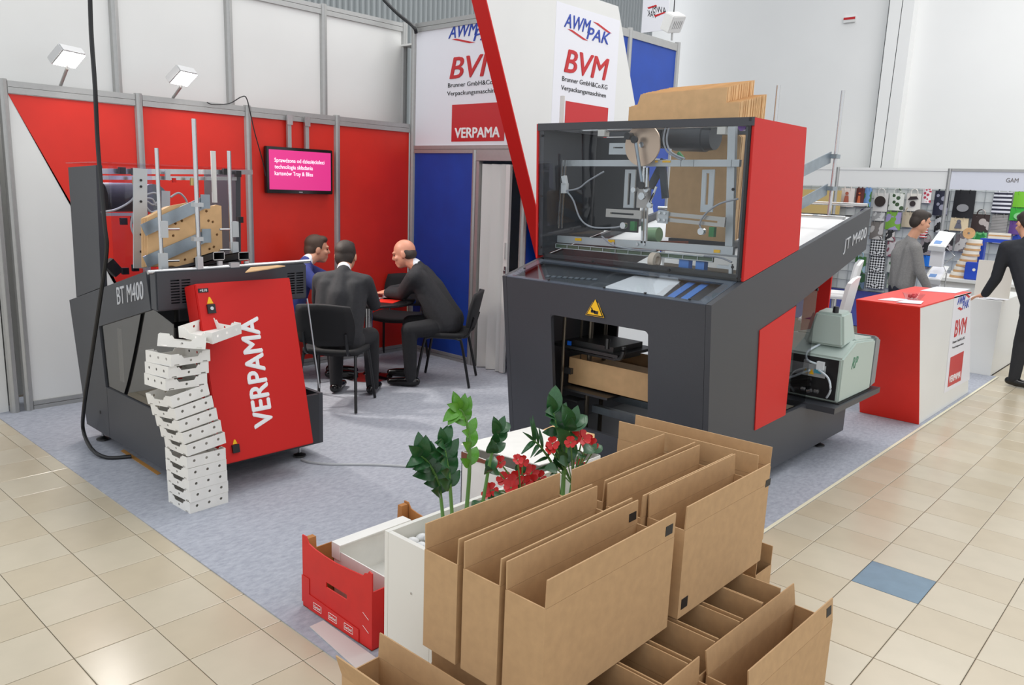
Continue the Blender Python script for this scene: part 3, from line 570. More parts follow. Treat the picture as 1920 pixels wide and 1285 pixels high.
# leaning red control cabinet
def leanbox(xt, zt, xb, zb, y0, y1, depth):
    d = Vector((xb-xt, 0, zb-zt)).normalized(); n = Vector((-d.z, 0, d.x)).normalized()
    if n.x < 0: n = -n
    fr = [Vector((xt, y0, zt)), Vector((xt, y1, zt)), Vector((xb, y1, zb)), Vector((xb, y0, zb))]
    return fr, n
tl, tr_ = pX(364, 532, -.755), pX(541, 519, -.755); XBm = -.50
br, bl = pX(587, 833, XBm), pX(402, 876, XBm)
y0c, y1c = tl.y, (tr_.y+br.y)/2
fr = [Vector((-.755, y0c, 1.272)), Vector((-.755, y1c, 1.272)), Vector((XBm, y1c, .20)), Vector((XBm, y0c, .20))]
n = (fr[2]-fr[1]).cross(fr[0]-fr[1]).normalized(); n = n if n.x > 0 else -n
MB().prism(fr, -n*.14).build('red_cabinet', MRED, bt, bevel=.006)
MB().prism([p+n*.0 for p in fr], n*.012).build('red_cabinet_door', MRED, bt, bevel=.005)
dn = (fr[3]-fr[0]).normalized()   # down the door
def dp(u, v): return fr[0]+Y3*u+dn*v+n*.0125
H_ = (fr[3]-fr[0]).length
vt, vb = .235, .235+.735
# lettering runs upwards along the door
text('VERPAMA', 'lettering', LWHITE, bt, dp(.375, .93), -dn, -Y3, .70, .135, bold=.035)
pl = MB().slab([dp(.012, .055), dp(.075, .055), dp(.075, .03), dp(.012, .03)], .003).build('name_plate', BLACK, bt); text('+E10', 'lettering', LWHITE, pl, dp(.02, .05)+n*.003, Y3, -dn, .045, .015)
for u, v in ((.075, .155), (.0, 0)):
    if v: 
        lk = MB().slab([dp(u-.025, v+.03), dp(u+.025, v+.03), dp(u+.025, v-.025), dp(u-.025, v-.025)], .012).build('door_lock', BLACK, bt); MB().disc(dp(u, v)+n*.012, n, .011, .004, 12).build('key_hole', STEEL, lk); MB().slab([dp(u-.02, v-.03), dp(u+.02, v-.03), dp(u+.004, v-.07), dp(u-.004, v-.07)], .002).build('warning_label', YEL, lk)
lk = MB().slab([dp(.075, 1.045), dp(.12, 1.045), dp(.12, .995), dp(.075, .995)], .014).build('door_lock', BLACK, bt)
MB().slab([dp(.085, .992), dp(.115, .992), dp(.104, .965), dp(.096, .965)], .002).build('warning_label', YEL, lk)
# clear guard at the far end of the door
g0, g1 = pX(576, 560, -.86), pX(599, 728, -.74)
gq = MB().prism([(-.74, y1c+.02, g1.z), g1, g0, (-.86, y1c+.02, g0.z)], (.006, 0, 0)).build('clear_end_guard', PANE, bt)
MB().tube([g1, g0], .005, 6).build('guard_edge', mat('clear_edge', srgb(190, 196, 200), .2), gq)
# ---- deck, rails and lane behind the front beam
MB().tube([pX(277, 511, -.93), pX(580, 490, -.93)], .014, 10).build('front_bar', STEEL, bt, smooth=True)
MB().prism([(-2.3, Y0+.03, .97), (-1.0, Y0+.03, 1.28), (-1.0, Y1-.03, 1.28), (-2.3, Y1-.03, .97)], (0, 0, .02)).build('sloping_deck', DARK2, bt)
MB().prism([(-1.7, .3, 1.15), (-1.0, .3, 1.315), (-1.0, 1.0, 1.315), (-1.7, 1.0, 1.15)], (0, 0, .012)).build('red_under_tray', MRED, bt) if 0 else None
rb = MB().box((-1.3, .2, .62), (-.98, .75, .68)).build('red_inner_tray', MRED, bt)
MB().box((-1.35, .15, .78), (-.97, .8, .80)).build('inner_shelf', DARK2, bt); MB().box((-1.3, .3, .80), (-1.1, .5, .95)).build('inner_block', DARK2, bt)
for y, x in ((.62, -1.0), (.45, -1.4)): MB().tube([(x, y, .13), (x, y, 1.2)], .02, 8).build('inner_post', DARK2, bt)
for px in (0, 1):   # two rectangular channels resting on the bar
    a, bq = ((403, 492), (373, 535)) if px == 0 else ((450, 488), (430, 510))
    c = pX(410 if px == 0 else 457, 480, -.93); mbq = MB()
    t = .006; w2 = .038; h2 = .026
    dxz = Vector((-.72, 0, -.17 if px == 0 else -.13))
    for (u0, u1, v0, v1) in ((-w2, w2, -h2, -h2+t), (-w2, w2, h2-t, h2), (-w2, -w2+t, -h2, h2), (w2-t, w2, -h2, h2)):
        mbq.prism([c+Y3*u0+Z3*v0, c+Y3*u1+Z3*v0, c+Y3*u1+Z3*v1, c+Y3*u0+Z3*v1], dxz)
    ch = mbq.build('rectangular_channel', DARK2, bt); mbw = MB()
    for (u0, u1, v0, v1) in ((-w2, w2, -h2, -h2+.004), (-w2, w2, h2-.004, h2), (-w2, -w2+.004, -h2, h2), (w2-.004, w2, -h2, h2)):
        mbw.prism([c+Y3*u0+Z3*v0, c+Y3*u1+Z3*v0, c+Y3*u1+Z3*v1, c+Y3*u0+Z3*v1], (.004, 0, 0))
    mbw.build('bare_end', STEEL, ch)
    q = pX(413 if px == 0 else 463, 500, -.93); MB().box((-.945, q.y-.014, q.z-.05), (-.925, q.y+.014, q.z+.035)).build('channel_bracket', PLATE, bt)
for pxx, pyy, hw_, hh in ((374, 497, .018, .05), (439, 501, .03, .03)):
    q = pX(pxx, pyy, -.925); MB().box((-.94, q.y-hw_, q.z-hh), (-.91, q.y+hw_, q.z+hh)).build('bar_clamp', PLATE, bt)
# rear-frame mechanism
def barX(name, p0, p1, X0, h, t, m, parent=bt):
    a, b = pX(*p0, X0), pX(*p1, X0); u = (b-a).normalized(); v = Vector((0, -u.z, u.y))*h/2
    return MB().prism([a-v, b-v, b+v, a+v], (t, 0, 0)).build(name, m, parent)
XM = -1.72
tp = MB().prism([(-2.2, Y0-.01, 1.955), (-1.66, Y0-.01, 1.965), (-1.66, Y1, 1.965), (-2.2, Y1, 1.955)], (0, 0, .008)).build('clear_top_sheet', pane_mat('violet_edged_acrylic', (.9, .88, .97)), bt)
for y, x0, x1 in ((321, 183, 470), (333, 183, 440)): barX('guide_shaft', (x0, y), (x1, y+2), XM, .034 if y == 321 else .026, .03, STEEL)
barX('rear_cross_bar', (190, 402), (262, 402), XM-.1, .02, .02, PLATE)
mp_ = barX('main_upright_plate', (262, 316), (262, 503), -1.45, .085, .012, PLATE)
for py in (338, 350, 378, 440, 472): MB().disc(pX(264, py, -1.438), (1, 0, 0), .008, .006, 8).build('plate_bolt', BLACK, mp_)
for px, py in ((227, 320), (251, 322), (250, 413), (230, 415), (252, 502), (233, 508), (421, 322), (444, 326), (448, 412)): 
    c = pX(px, py, XM+.05); MB().box((c.x, c.y-.02, c.z-.022), (c.x+.03, c.y+.02, c.z+.022)).build('black_clamp', BLACK, bt)
for px, top, bot, X0, r_ in ((369, 223, 520, -1.0, .014), (299, 278, 512, -1.05, .012), (432, 283, 472, -1.08, .013), (401, 283, 380, -1.6, .018)):
    a, b_ = pX(px-3, top, X0), pX(px+3, bot, X0); u = MB().tube([(X0, (a.y+b_.y)/2, a.z), (X0, (a.y+b_.y)/2, b_.z)], r_, 10).build('upright_rod', STEEL if r_ < .018 else MATS['white_tube'], bt, smooth=True)
    if px in (299, 432):
        for py in ((430, 490) if px == 299 else (430, 468)):
            q = pX(px+7, py, X0); MB().box((X0-.02, q.y-.022, q.z-.05), (X0+.02, q.y+.022, q.z+.05)).build('rod_clamp', PLATE, u); MB().tube([(X0, q.y, q.z), (X0, q.y+(.1 if px == 299 else -.1), q.z)], .007, 8).build('side_pin', STEEL, u)
for (p0, p1) in (((268, 432), (386, 378)), ((272, 492), (388, 442))):
    g = barX('side_guide', p0, p1, -1.17, .075, .006, GALV)
    MB().box((-1.163, pX(*p1, -1.17).y-.04, pX(*p1, -1.17).z-.045), (-1.153, pX(*p1, -1.17).y+.02, pX(*p1, -1.17).z+.045)).build('guide_end_plate', GALV, g)
    c = pX(368, p1[1]+6, -1.02); MB().box((-1.03, c.y-.03, c.z-.012), (-.985, c.y+.03, c.z+.012)).build('rod_clamp', PLATE, g)
c0_, c1_ = pX(192, 370, -1.95), pX(250, 370, -1.95); MB().tube([c0_, c1_], .10, 18).build('drive_motor', MATS['dark_motor'], bt, smooth=True)
MB().disc(pX(285, 372, -1.9), (1, 0, 0), .10, .03, 24).build('pulley', mat('grey_pulley', srgb(110, 116, 122), .35, .5), bt)
for pts in ([(273, 366), (290, 362), (300, 372), (288, 384), (276, 378)], [(190, 398), (220, 392), (250, 372), (258, 340)], [(320, 370), (335, 362), (347, 372), (352, 384)], [(274, 388), (284, 398), (298, 395), (306, 402)], [(250, 400), (246, 425), (256, 450)], [(275, 372), (286, 374), (292, 386)]):
    MB().tube(smoothpts([pX(x, y, -1.6) for x, y in pts], 6), .007, 8).build('cable', CB, bt, smooth=True)
barX('rear_plate_small', (310, 358), (310, 392), -1.85, .06, .01, PLATE); barX('guide_bracket', (313, 318), (313, 338), -1.66, .03, .02, PLATE); barX('red_bracket', (322, 338), (328, 338), -1.64, .03, .02, MRED)
barX('black_head', (198, 490), (218, 512), -1.8, .07, .06, BLACK)
for px, py in ((252, 338), (360, 340)): MB().tube([pX(px, py-6, -1.62), pX(px, py+8, -1.62)], .014, 10).build('brass_fitting', mat('brass', srgb(196, 170, 110), .35, .7), bt)
# clear guard in front of the left bay
MB().prism([(-1.62, Y0+.045, 1.2), (-1.62, Y0+.32, 1.2), (-1.62, Y0+.32, 1.95), (-1.62, Y0+.045, 1.95)], (.004, 0, 0)).build('clear_bay_guard', MATS['violet_edged_acrylic'], bt)
# inclined cardboard blanks on the machine
bl0 = [pX(*p, -1.2) for p in ((275, 408), (318, 386), (350, 380), (356, 388), (400, 386), (404, 384), (414, 386), (416, 470), (408, 470), (408, 480), (330, 500), (322, 498), (276, 500))]
bk = None
for k in range(6):
    if bk is None: o = MB().prism([p-Vector((-1.2, .45, 1.6)) for p in bl0], (.008, 0, 0)).build('tray_blank', CARDL); hc = MB()
    else: o = link('tray_blank', bk)
    if k == 0:
        for px, py in ((386, 396), (390, 414), (398, 416), (324, 442), (340, 414), (328, 419), (406, 440), (392, 467), (400, 463), (346, 487)): hc.disc(pX(px, py, -1.2)-Vector((-1.21, .45, 1.6)), (1, 0, 0), .009, .03, 10)
        for v_i in range(len(hc.v)): hc.v[v_i] = (hc.v[v_i][0]-.02, *hc.v[v_i][1:])
        cut(o, hc); bk = o.data
    o.location = (-1.2-.012*k, .45-.002*k, 1.6-.002*k); tag(o, 'notched brown cardboard tray blank standing on the smaller machine', 'blank', 'tray blanks on the smaller machine')
fl = MB().prism([pZ(460, 512, 1.345), pZ(500, 506, 1.345), pZ(535, 500, 1.345), pZ(520, 499, 1.345), pZ(470, 503, 1.345)], (0, 0, .006)).build('flat_blank', CARDL); tag(fl, 'flat pale cardboard blank lying on the deck of the smaller machine', 'blank')
# cables: heavy black cable hanging from above the booth and looping under the machine
def cabpts(l): return smoothpts([Vector(p) for p in l], 8)
top = [pY(168, -40, -.05), pY(171, 60, -.05), pY(178, 160, -.05), pY(184, 280, -.04), pY(196, 420, -.04), pY(200, 470, -.03), pY(188, 560, -.03), pY(170, 680, -.03), pY(158, 760, -.02)]
low = [pZ(156, 806, .10), pZ(172, 842, .05), pZ(200, 858, .02), pZ(246, 856, .02)]
tag(MB().tube(cabpts(top+low), .013, 8).build('power_cable', BLACK, smooth=True), 'thick black power cable hanging down beside the smaller machine', 'cable')
tag(MB().tube(cabpts([pY(186, 280, .04), pY(200, 400, .03), pY(203, 460, .02), pY(196, 500, .02)]), .007, 8).build('thin_cable', BLACK, smooth=True), 'thin black cable running beside the thick power cable', 'cable') if 0 else None
tag(MB().tube(cabpts([pZ(565, 862, .012), pZ(580, 867, .012), pZ(620, 871, .012), pZ(700, 872, .012), pZ(790, 877, .012), pZ(870, 884, .012)]), .009, 8).build('floor_cable', mat('taped_clear_cable', srgb(170, 172, 174), .3), smooth=True), 'pale taped cable lying across the carpet from the smaller machine', 'cable')

sp_ = pY(219, 615, .20); sq_ = pY(229, 716, .20); MB().box((sp_.x, .20, sq_.z), (sp_.x+.06, .206, sp_.z)).build('white_comb_strip', LWHITE, bt)
tag(MB().prism([pZ(226, 846, .006), pZ(232, 843, .006), pZ(302, 888, .006), pZ(295, 891, .006)], (0, 0, .0012)).build('orange_tape', mat('orange_floor_tape', srgb(206, 150, 80), .6)), 'short strip of orange tape on the carpet under the smaller machine', 'tape')
# ================================================================== OPEN BROWN CARTONS
CW, CL, CH, CFL, CT = .153, .68, .338, .087, .005
_c = {}
def carton(loc, rz, label, group='open brown cartons beside the planter', fl=(0, 0), marks=(), L=CL, short=False):
    r = thing('open_carton', label, 'carton', loc, rz, group, world=False)
    if ('b', L) not in _c:
        mb = MB(); w, h, t = CW/2, CH, CT
        mb.box((-w, 0, 0), (-w+t, L, h)); mb.box((w-t, 0, 0), (w, L, h)); mb.box((-w+t, 0, 0), (w-t, t, h)); mb.box((-w+t, L-t, 0), (w-t, L, h)); mb.box((-w+t, t, 0), (w-t, L-t, t))
        o = mb.build('carton_body', CARD); _c['b', L] = o.data; bpy.data.objects.remove(o)
        o = MB().box((-t/2, .002, .001), (t/2, L-.002, CFL)).build('flap', CARD); _c['f', L] = o.data; bpy.data.objects.remove(o)
    link('carton_body', _c['b', L], r)
    for s, a in zip((-1, 1), fl):
        f = link('flap', _c['f', L], r); f.location = (s*(CW/2-CT/2), 0, CH); f.rotation_euler = (0, a, 0)
        for (side, u, z0, z1, face) in marks:
            if side == s: MB().box((face*(CT/2), u-.022, z0), (face*(CT/2+.0012), u+.022, z1)).build('printed_mark', LBLACK, f)
    for (side, u, z0, z1, face) in marks:
        if side == 0: MB().box((CW/2, u-.022, z0), (CW/2+.0012, u+.022, z1)).build('printed_mark', LBLACK, r)
    return r
ZB = .431
XA = [2.119, 2.297, 2.4725]
G1 = 'open brown cartons on the upper layer'
for k, x in enumerate(XA):
    carton((x, -.355, ZB), [.0, .004, 0][k], ['open brown carton on the upper layer pressed against the white planter', 'open brown carton between two others at the planter end of the upper layer', 'open brown carton above the aisle with a black mark on each of two flaps'][k], G1, fl=(-.02, .03) if k < 2 else (-.03, .015),
           marks=() if k < 2 else ((-1, .645, .02, .05, 1), (1, .64, .02, .055, 1)))
for k, x in enumerate(XA):
    carton((x+(.01, .012, .0)[k], [.385, .368, .395][k], ZB), [.01, 0, .0][k], ['open brown carton of the upper layer standing beyond the planter carton', 'open brown carton in the middle of the second rank of the upper layer', 'open brown upper carton with black marks at its foot and far flap'][k], G1, fl=(-.03, .04) if k < 2 else (-.05, .02),
           marks=() if k < 2 else ((0, .04, .03, .07, 1), (1, .655, -.01, .02, 1)), L=CL if k < 2 else .66)
carton((2.47, 1.185, ZB), math.pi/2+.06, 'open brown carton set crosswise at the machine end of the upper layer', G1, fl=(-.02, .03))
# lower layer
yb = [.905, .743, .56, .38, .20, .03, -.145]
GL = 'open brown cartons of the lower layer under the upper ones'
for k, y in enumerate(yb):
    carton((2.71, y-CW/2-.006, .0), math.pi/2, 'open brown lower-layer carton half hidden under the upper ones, %s from the machine end' % ['first', 'second', 'third', 'fourth', 'fifth', 'sixth', 'seventh'][k], GL, fl=(-.04, .04))
carton((2.53, 1.15, .006), math.pi/2, 'open brown carton on the floor under the crosswise one', GL, fl=(0, 0))
carton((2.56, -.475, .0), math.pi/2+.012, 'open brown carton on the tiles in front of the planter', GL, fl=(-.30, .06))
carton((2.80, .30, .0), -.02, 'open brown floor carton with a black mark on its widely spread flap', GL, fl=(-.16, -.10), marks=((1, .64, .03, .065, 1),))
carton((2.792, -.42, .0), .0, 'open brown carton on the aisle side of the lower layer with upright flaps', GL, fl=(-.05, .5))
# ================================================================== STACK OF WHITE TRAYS
tw_, tl_, th_ = .25, .24, .067
def holes(mb, face, n, w, h, z):
    for k in range(n): pass
def make_tray():
    r = thing('punched_tray', 'x', 'tray', (0, 0, 0), 0, 'white punched cardboard trays in the leaning stack', world=False)
    t = .003; a, b = tw_/2, tl_/2
    mb = MB(); mb.box((-a, -b, 0), (a, b, t)); mb.box((a-t, -b, t), (a, b, th_)); mb.box((-a, -b, t), (-a+t, b, th_))
    # two end walls with a hand notch
    for s in (-1, 1):
        y0 = s*b; y1 = s*(b-t)
        pts = [(-a+t, y0, t), (a-t, y0, t), (a-t, y0, th_), (.075, y0, th_), (.07, y0, th_-.012), (.06, y0, th_-.008), (.045, y0, th_-.028), (-.045, y0, th_-.028), (-.06, y0, th_-.008), (-.07, y0, th_-.012), (-.075, y0, th_), (-a+t, y0, th_)]
        mb.prism(pts, (0, y1-y0, 0))
    tb0 = mb.build('tray_body', WCARD, r); hc = MB()      # punched vent holes and lock slots are real openings
    for s in (-1, 1):
        for k in (-.075, 0, .075): hc.disc((s*a-.01, k, .038), (1, 0, 0), .0085, .02, 12)
        hc.disc((0, s*b-.01, .022), (0, 1, 0), .0075, .02, 12)
        for x in (-.09, .09): hc.box((x-.015, s*b-.004, -.002), (x+.015, s*b+.004, .009))
    cut(tb0, hc)
    return r
tr0 = make_tray(); used = False
def tray(M, label):
    global used
    o = tr0 if not used else copy_tree(tr0); used = True
    o.matrix_world = M; o['label'] = label; return o
base = Vector((-.371, .005, 0)); ex = Vector((-1, -.10, 0)).normalized(); ey = Vector((-.10, 1, 0)).normalized()
cen = base+ex*tl_/2+ey*tw_/2      # visible left face (towards -Y) has the notch
def TM(c, z, rz, rx=0, ry=0): return Matrix.Translation((c.x, c.y, z)) @ Matrix.Rotation(rz, 4, 'Z') @ Matrix.Rotation(rx, 4, 'X') @ Matrix.Rotation(ry, 4, 'Y')
for k in range(5): tray(TM(cen+Vector((random.uniform(-.004, .004), random.uniform(-.004, .004), 0)), .0058+k*.0682, .06+random.uniform(-.02, .02)), ['white punched tray resting on the carpet at the bottom of the stack', 'white punched tray second up from the carpet in the stack', 'white punched tray third up from the carpet in the stack', 'white punched tray fourth up from the carpet in the stack', 'white punched tray fifth up from the carpet, below the tilted ones'][k])
nn = ['lowest', 'second lowest', 'middle', 'second highest', 'highest']
for k in range(5): tray(TM(cen+Vector((-.017, -.014, 0))*k, .362+k*.0682, .06+.02*k, .10+.008*k, -.02-.02*k), 'white punched tray, %s of the five tilted ones in the stack' % nn[k])
c2 = cen+Vector((-.08, -.065, 0))
for k in range(3): tray(TM(c2+Vector((.004*k, .008*k, 0)), .722+k*.0682, math.pi/2+.06+.05*k, -.03, .03), 'white punched tray, %s of the three turned ones above the tilted part of the stack' % ['lowest', 'middle', 'highest'][k])
tray(TM(c2+Vector((.03, .03, 0)), .945, math.pi/2-.45, -.16, .12), 'white punched tray lying crooked on the open top of the stack')
tray(TM(c2+Vector((.0, .22, 0)), .985, .35, .10, .05), 'white punched tray balanced on top of the stack against the red door')
# ================================================================== PLANTER
px0, px1, py0, py1, pz = 1.56, 1.845, -.13, .87, .60
pt = thing('white_planter', 'tall narrow white planter box filled with white pebbles', 'planter', ((px0+px1)/2, (py0+py1)/2, 0))
PW = mat('white_laminate', srgb(232, 230, 222), .4)
t = .02
for n_, a, b_ in (('end_panel', (px0+t+.0015, py0, .006), (px1-t-.0015, py0+t, pz)), ('end_panel', (px0+t+.0015, py1-t, .006), (px1-t-.0015, py1, pz)), ('side_panel', (px0, py0, .006), (px0+t, py1, pz)), ('side_panel', (px1-t, py0, .006), (px1, py1, pz)), ('soil_tray', (px0+t, py0+t, .49), (px1-t, py1-t, .50))):
    MB().box(a, b_).build(n_, PW, pt)
MB().disc((px0+.16, py0, .40), (0, -1, 0), .005, .002, 8).build('screw_cap', STEEL, pt)
PEB = mat('white_pebble', srgb(236, 236, 236), .4); pm = None
cells = []
for i in range(5):
    for j in range(17): cells.append((px0+.05+i*.047, py0+.05+j*.0475))
for i, (x, y) in enumerate(cells):
    if pm is None:
        bmx = bmesh.new(); bmesh.ops.create_icosphere(bmx, subdivisions=2, radius=1); pm = bpy.data.meshes.new('pebble'); bmx.to_mesh(pm); bmx.free(); pm.shade_smooth(); pm.materials.append(PEB)
    o = link('pebble', pm); s = random.uniform(.85, 1.1); o.scale = (.0215*s, .0265*s, .018*s); o.rotation_euler = (random.uniform(-.5, .5), random.uniform(-.5, .5), random.uniform(0, 3)); o.location = (x+random.uniform(-.004, .004), y, .522+random.uniform(0, .02)+(.015 if i % 3 else 0))
    tag(o, 'smooth white pebble in the white planter', 'pebble', 'pebbles in the planter')
# ---- plants
LEAF = mat('dark_glossy_leaf', srgb(38, 84, 44), .28, grain=(20, .2)); LEAF2 = mat('fresh_green_leaf', srgb(84, 142, 44), .3, grain=(20, .15)); STEM = mat('green_stem', srgb(96, 140, 70), .5)
def leaf_mesh(nm, m, L=1, W=.52, fold=.2):
    vs = []; fs = []; n = 7
    for i in range(n):
        u = i/(n-1); w_ = W*.5*math.sin(math.pi*min(1, u**.8))**.8 if 0 < u < 1 else .01; c = .12*math.sin(u*math.pi)
        vs += [(-w_, u*L, c+fold*w_), (0, u*L, c-.02), (w_, u*L, c+fold*w_)]
    for i in range(n-1):
        for j in range(2): a = i*3+j; fs.append((a, a+1, a+4, a+3))
    me = bpy.data.meshes.new(nm); me.from_pydata(vs, [], fs); me.shade_smooth(); me.materials.append(m); return me
LM, LM2 = leaf_mesh('leaf', LEAF), leaf_mesh('leaf', LEAF2); LMN = leaf_mesh('leaf', LEAF, W=.16)
def put_leaf(parent, p, d, up, size, me):
    d = Vector(d).normalized(); x = d.cross(Vector(up)).normalized(); z = x.cross(d)
    o = link('leaf', me, parent); M = Matrix((x, d, z)).transposed().to_4x4(); M.translation = p
    o.matrix_basis = M @ Matrix.Scale(size, 4); return o
def stem_plant(root, pxs, X0, me, size, n, narrow=False, r=.008, wob=.0):
    pts = [pX(x, y, X0) for x, y in pxs]; pts[0].z = min(pts[0].z, .54); sp = smoothpts(pts, 8)
    st = MB().tube(sp, [r*(1-.6*i/len(sp)) for i in range(len(sp))], 8).build('stem', STEM, root, smooth=True)
    tip = sp[-1]; dirn = (sp[-1]-sp[-3]).normalized()
    N = len(sp)
    for k in range(n):
        i = int(N*.28+(N*.7)*k/max(1, n-1)); i = min(N-2, i); p = sp[i]; d = (sp[i+1]-sp[i]).normalized(); side = d.cross(Vector((1, .25, 0))).normalized()
        for s in (-1, 1):
            o = put_leaf(st, p, side*s*.9+d*.75+Vector((random.uniform(-.35, .35), random.uniform(-.1, .1), 0)), Vector((.6, -.6, .5)), size*random.uniform(1.0, 1.35), me)
    put_leaf(st, tip, dirn, Vector((.6, -.6, .4)), size, me); return st
z1 = thing('zz_plant', 'glossy green plant with upright feathered stems at the crate end of the planter', 'plant', (1.70, .10, .53))
stem_plant(z1, [(834, 975), (824, 917), (806, 873), (790, 856)], 1.66, LM, .085, 7); stem_plant(z1, [(852, 968), (843, 902), (836, 857), (832, 834)], 1.72, LM, .075, 7)
st3 = stem_plant(z1, [(872, 955), (880, 886), (878, 809), (868, 775), (860, 768)], 1.69, LM2, .07, 8, r=.009); stem_plant(z1, [(899, 937), (917, 875), (929, 827), (934, 812)], 1.70, LM, .075, 5)
z2 = thing('zz_plant', 'dark green plant with broad top leaves beside the machine end of the planter', 'plant', (1.72, .72, .53))
stem_plant(z2, [(1054, 945), (1056, 865), (1043, 802), (1037, 775)], 1.72, LM, .10, 6, r=.010); stem_plant(z2, [(1050, 930), (1040, 880), (1015, 840), (1000, 826)], 1.70, LMN, .09, 7); stem_plant(z2, [(1056, 930), (1060, 860), (1066, 815), (1070, 800)], 1.75, LM, .10, 4)
RF = mat('red_begonia_petal', srgb(196, 14, 14), .4, grain=(30, .15)); YC = mat('flower_centre', srgb(120, 20, 10), .6)
def flower_mesh():
    mb = MB()
    for k in range(6):
        a = k*math.pi/3+.2*(k % 2); ca, sa = math.cos(a), math.sin(a); pr_ = []
        for u, w_, z in ((.1, .05, 0), (.45, .32, .12), (.8, .40, .28), (1.0, .18, .34)): pr_.append([(u*ca-w_*sa, u*sa+w_*ca, z+.06*(k % 2)), (u*ca, u*sa, z-.07+.06*(k % 2)), (u*ca+w_*sa, u*sa-w_*ca, z+.06*(k % 2))])
        vs = [v for r_ in pr_ for v in r_]; mb.add(vs, [(i*3+j, i*3+j+1, i*3+j+4, i*3+j+3) for i in range(3) for j in range(2)])
    me = bpy.data.meshes.new('flower'); me.from_pydata(mb.v, [], mb.f); me.shade_smooth(); me.materials.append(RF); return me
FM = flower_mesh()
def begonia(nm, label, base, flowers, leaves, X0):
    r = thing(nm, label, 'plant', base)
    MB().tube([Vector(base), Vector(base)+Vector((0, .01, .06))], .012, 8).build('main_stem', STEM, r)
    b0 = Vector(base)+Vector((0, .01, .06))
    for (x, y, s) in flowers:
        p = pX(x, y, X0+random.uniform(-.05, .06)); o = link('flower', FM, r); d = Vector((.5+random.uniform(-.4, .4), -.6+random.uniform(-.4, .4), .6)).normalized()
        o.matrix_basis = Matrix.Translation(p) @ d.to_track_quat('Z', 'Y').to_matrix().to_4x4() @ Matrix.Scale(s*1.35, 4)
        MB().tube([b0, b0.lerp(p, .6)+Vector((0, 0, .015)), p], .0035, 6).build('flower_stem', STEM, r)
    for (x, y, s, dx, dz) in leaves:
        p = pX(x, y, X0+random.uniform(-.04, .04)); lf = put_leaf(r, p, (random.uniform(-.3, .3), dx, dz), (.5, -.5, .7), s, LMW); MB().tube([b0, p], .003, 6).build('leaf_stem', STEM, r)
LMW = leaf_mesh('leaf', LEAF, W=.75)
b0 = pX(975, 925, 1.70); begonia('begonia', 'red flowering begonia in the middle of the white planter', (1.70, b0.y, .53), [(938, 868, .022), (970, 863, .018), (980, 866, .02), (982, 878, .026), (997, 886, .024), (1012, 897, .026), (946, 900, .026), (960, 905, .026), (968, 897, .024), (984, 908, .028), (1000, 905, .026), (920, 920, .024), (916, 928, .022), (972, 915, .024), (958, 915, .022)], [(935, 885, .07, -.9, .2), (940, 925, .07, -.6, -.1), (955, 922, .07, .5, .1), (1000, 920, .07, .8, .1), (970, 890, .07, .2, .5), (900, 940, .07, -.5, -.2), (915, 935, .06, .3, .2)], 1.70)
b1 = pX(1075, 890, 1.74); begonia('begonia', 'smaller red flowering begonia behind the dark plant in the planter', (1.74, min(.80, b1.y), .53), [(1078, 822, .026), (1092, 822, .028), (1102, 830, .028), (1110, 836, .026), (1036, 832, .022), (1030, 843, .02), (1088, 871, .02), (1070, 830, .02)], [(1095, 850, .08, .9, .1), (1110, 850, .07, .8, .3), (1085, 858, .07, .6, 0), (1065, 870, .07, -.4, .2), (1080, 880, .07, .5, -.1), (1045, 880, .07, -.6, .1)], 1.76)
# ================================================================== RED FRUIT CRATE WITH WHITE TRAY
cr = thing('fruit_crate', 'red cardboard fruit crate with a hand slot beside the white planter', 'crate', (1.17, .2, .006))
RC = mat('red_printed_card', srgb(206, 34, 28), .5, grain=(12, .05)); BC = mat('brown_crate_inside', srgb(180, 120, 64), .75, grain=(12, .08))
cx0, cx1, cy0, cy1, cz = .925, 1.43, -.09, .50, .33
def crate_wall(p, u, L, inner, m, slot):
    u = Vector(u); p = Vector(p); q = lambda s, z: p+u*s+Z3*z
    top = [(L, 0.), (L, .345), (L-.02, .35), (L-.03, .335), (L-.05, .33), (L-.06, .315), (L*.66, .305), (L*.5, .30), (L*.34, .302), (.10, .308), (.05, .318), (.03, .345), (0, .345), (0, 0)]
    if not slot: return MB().prism([q(s, z) for s, z in top], Vector(inner)*.006).build('crate_wall', m, cr)
    s0, s1, z0, z1 = L*.36, L*.66, .16, .185; mb = MB(); w_ = Vector(inner)*.006
    mb.prism([q(s, z) for s, z in [(0, 0), (L, 0), (L, z0), (0, z0)]], w_); mb.prism([q(s, z) for s, z in [(0, z0), (s0, z0), (s0, z1), (0, z1)]], w_); mb.prism([q(s, z) for s, z in [(s1, z0), (L, z0), (L, z1), (s1, z1)]], w_)
    mb.prism([q(s, z) for s, z in [(0, z1), (L, z1)]+top[1:-1]], w_); return mb.build('crate_wall', m, cr)
crate_wall((cx0, cy0, .008), (1, 0, 0), cx1-cx0, (0, 1, 0), RC, True); crate_wall((cx0+.007, cy1, .008), (1, 0, 0), cx1-cx0-.014, (0, -1, 0), BC, False)
for x, m_ in ((cx0, BC), (cx1-.006, RC)): MB().box((x, cy0+.006, .008), (x+.006, cy1-.006, .27)).build('crate_wall', m_, cr)
MB().box((cx0, cy0, .007), (cx1, cy1, .0105)).build('crate_bottom', BC, cr)
for x, y in ((cx0, cy0+.006), (cx0, cy1-.05), (cx1-.05, cy1-.05)):
    if 1: MB().prism([(x+.008, y+.0, .27), (x+.045, y, .27), (x+.04, y, .345), (x+.012, y, .345)], (0, .04, 0)).build('corner_block', BC, cr)
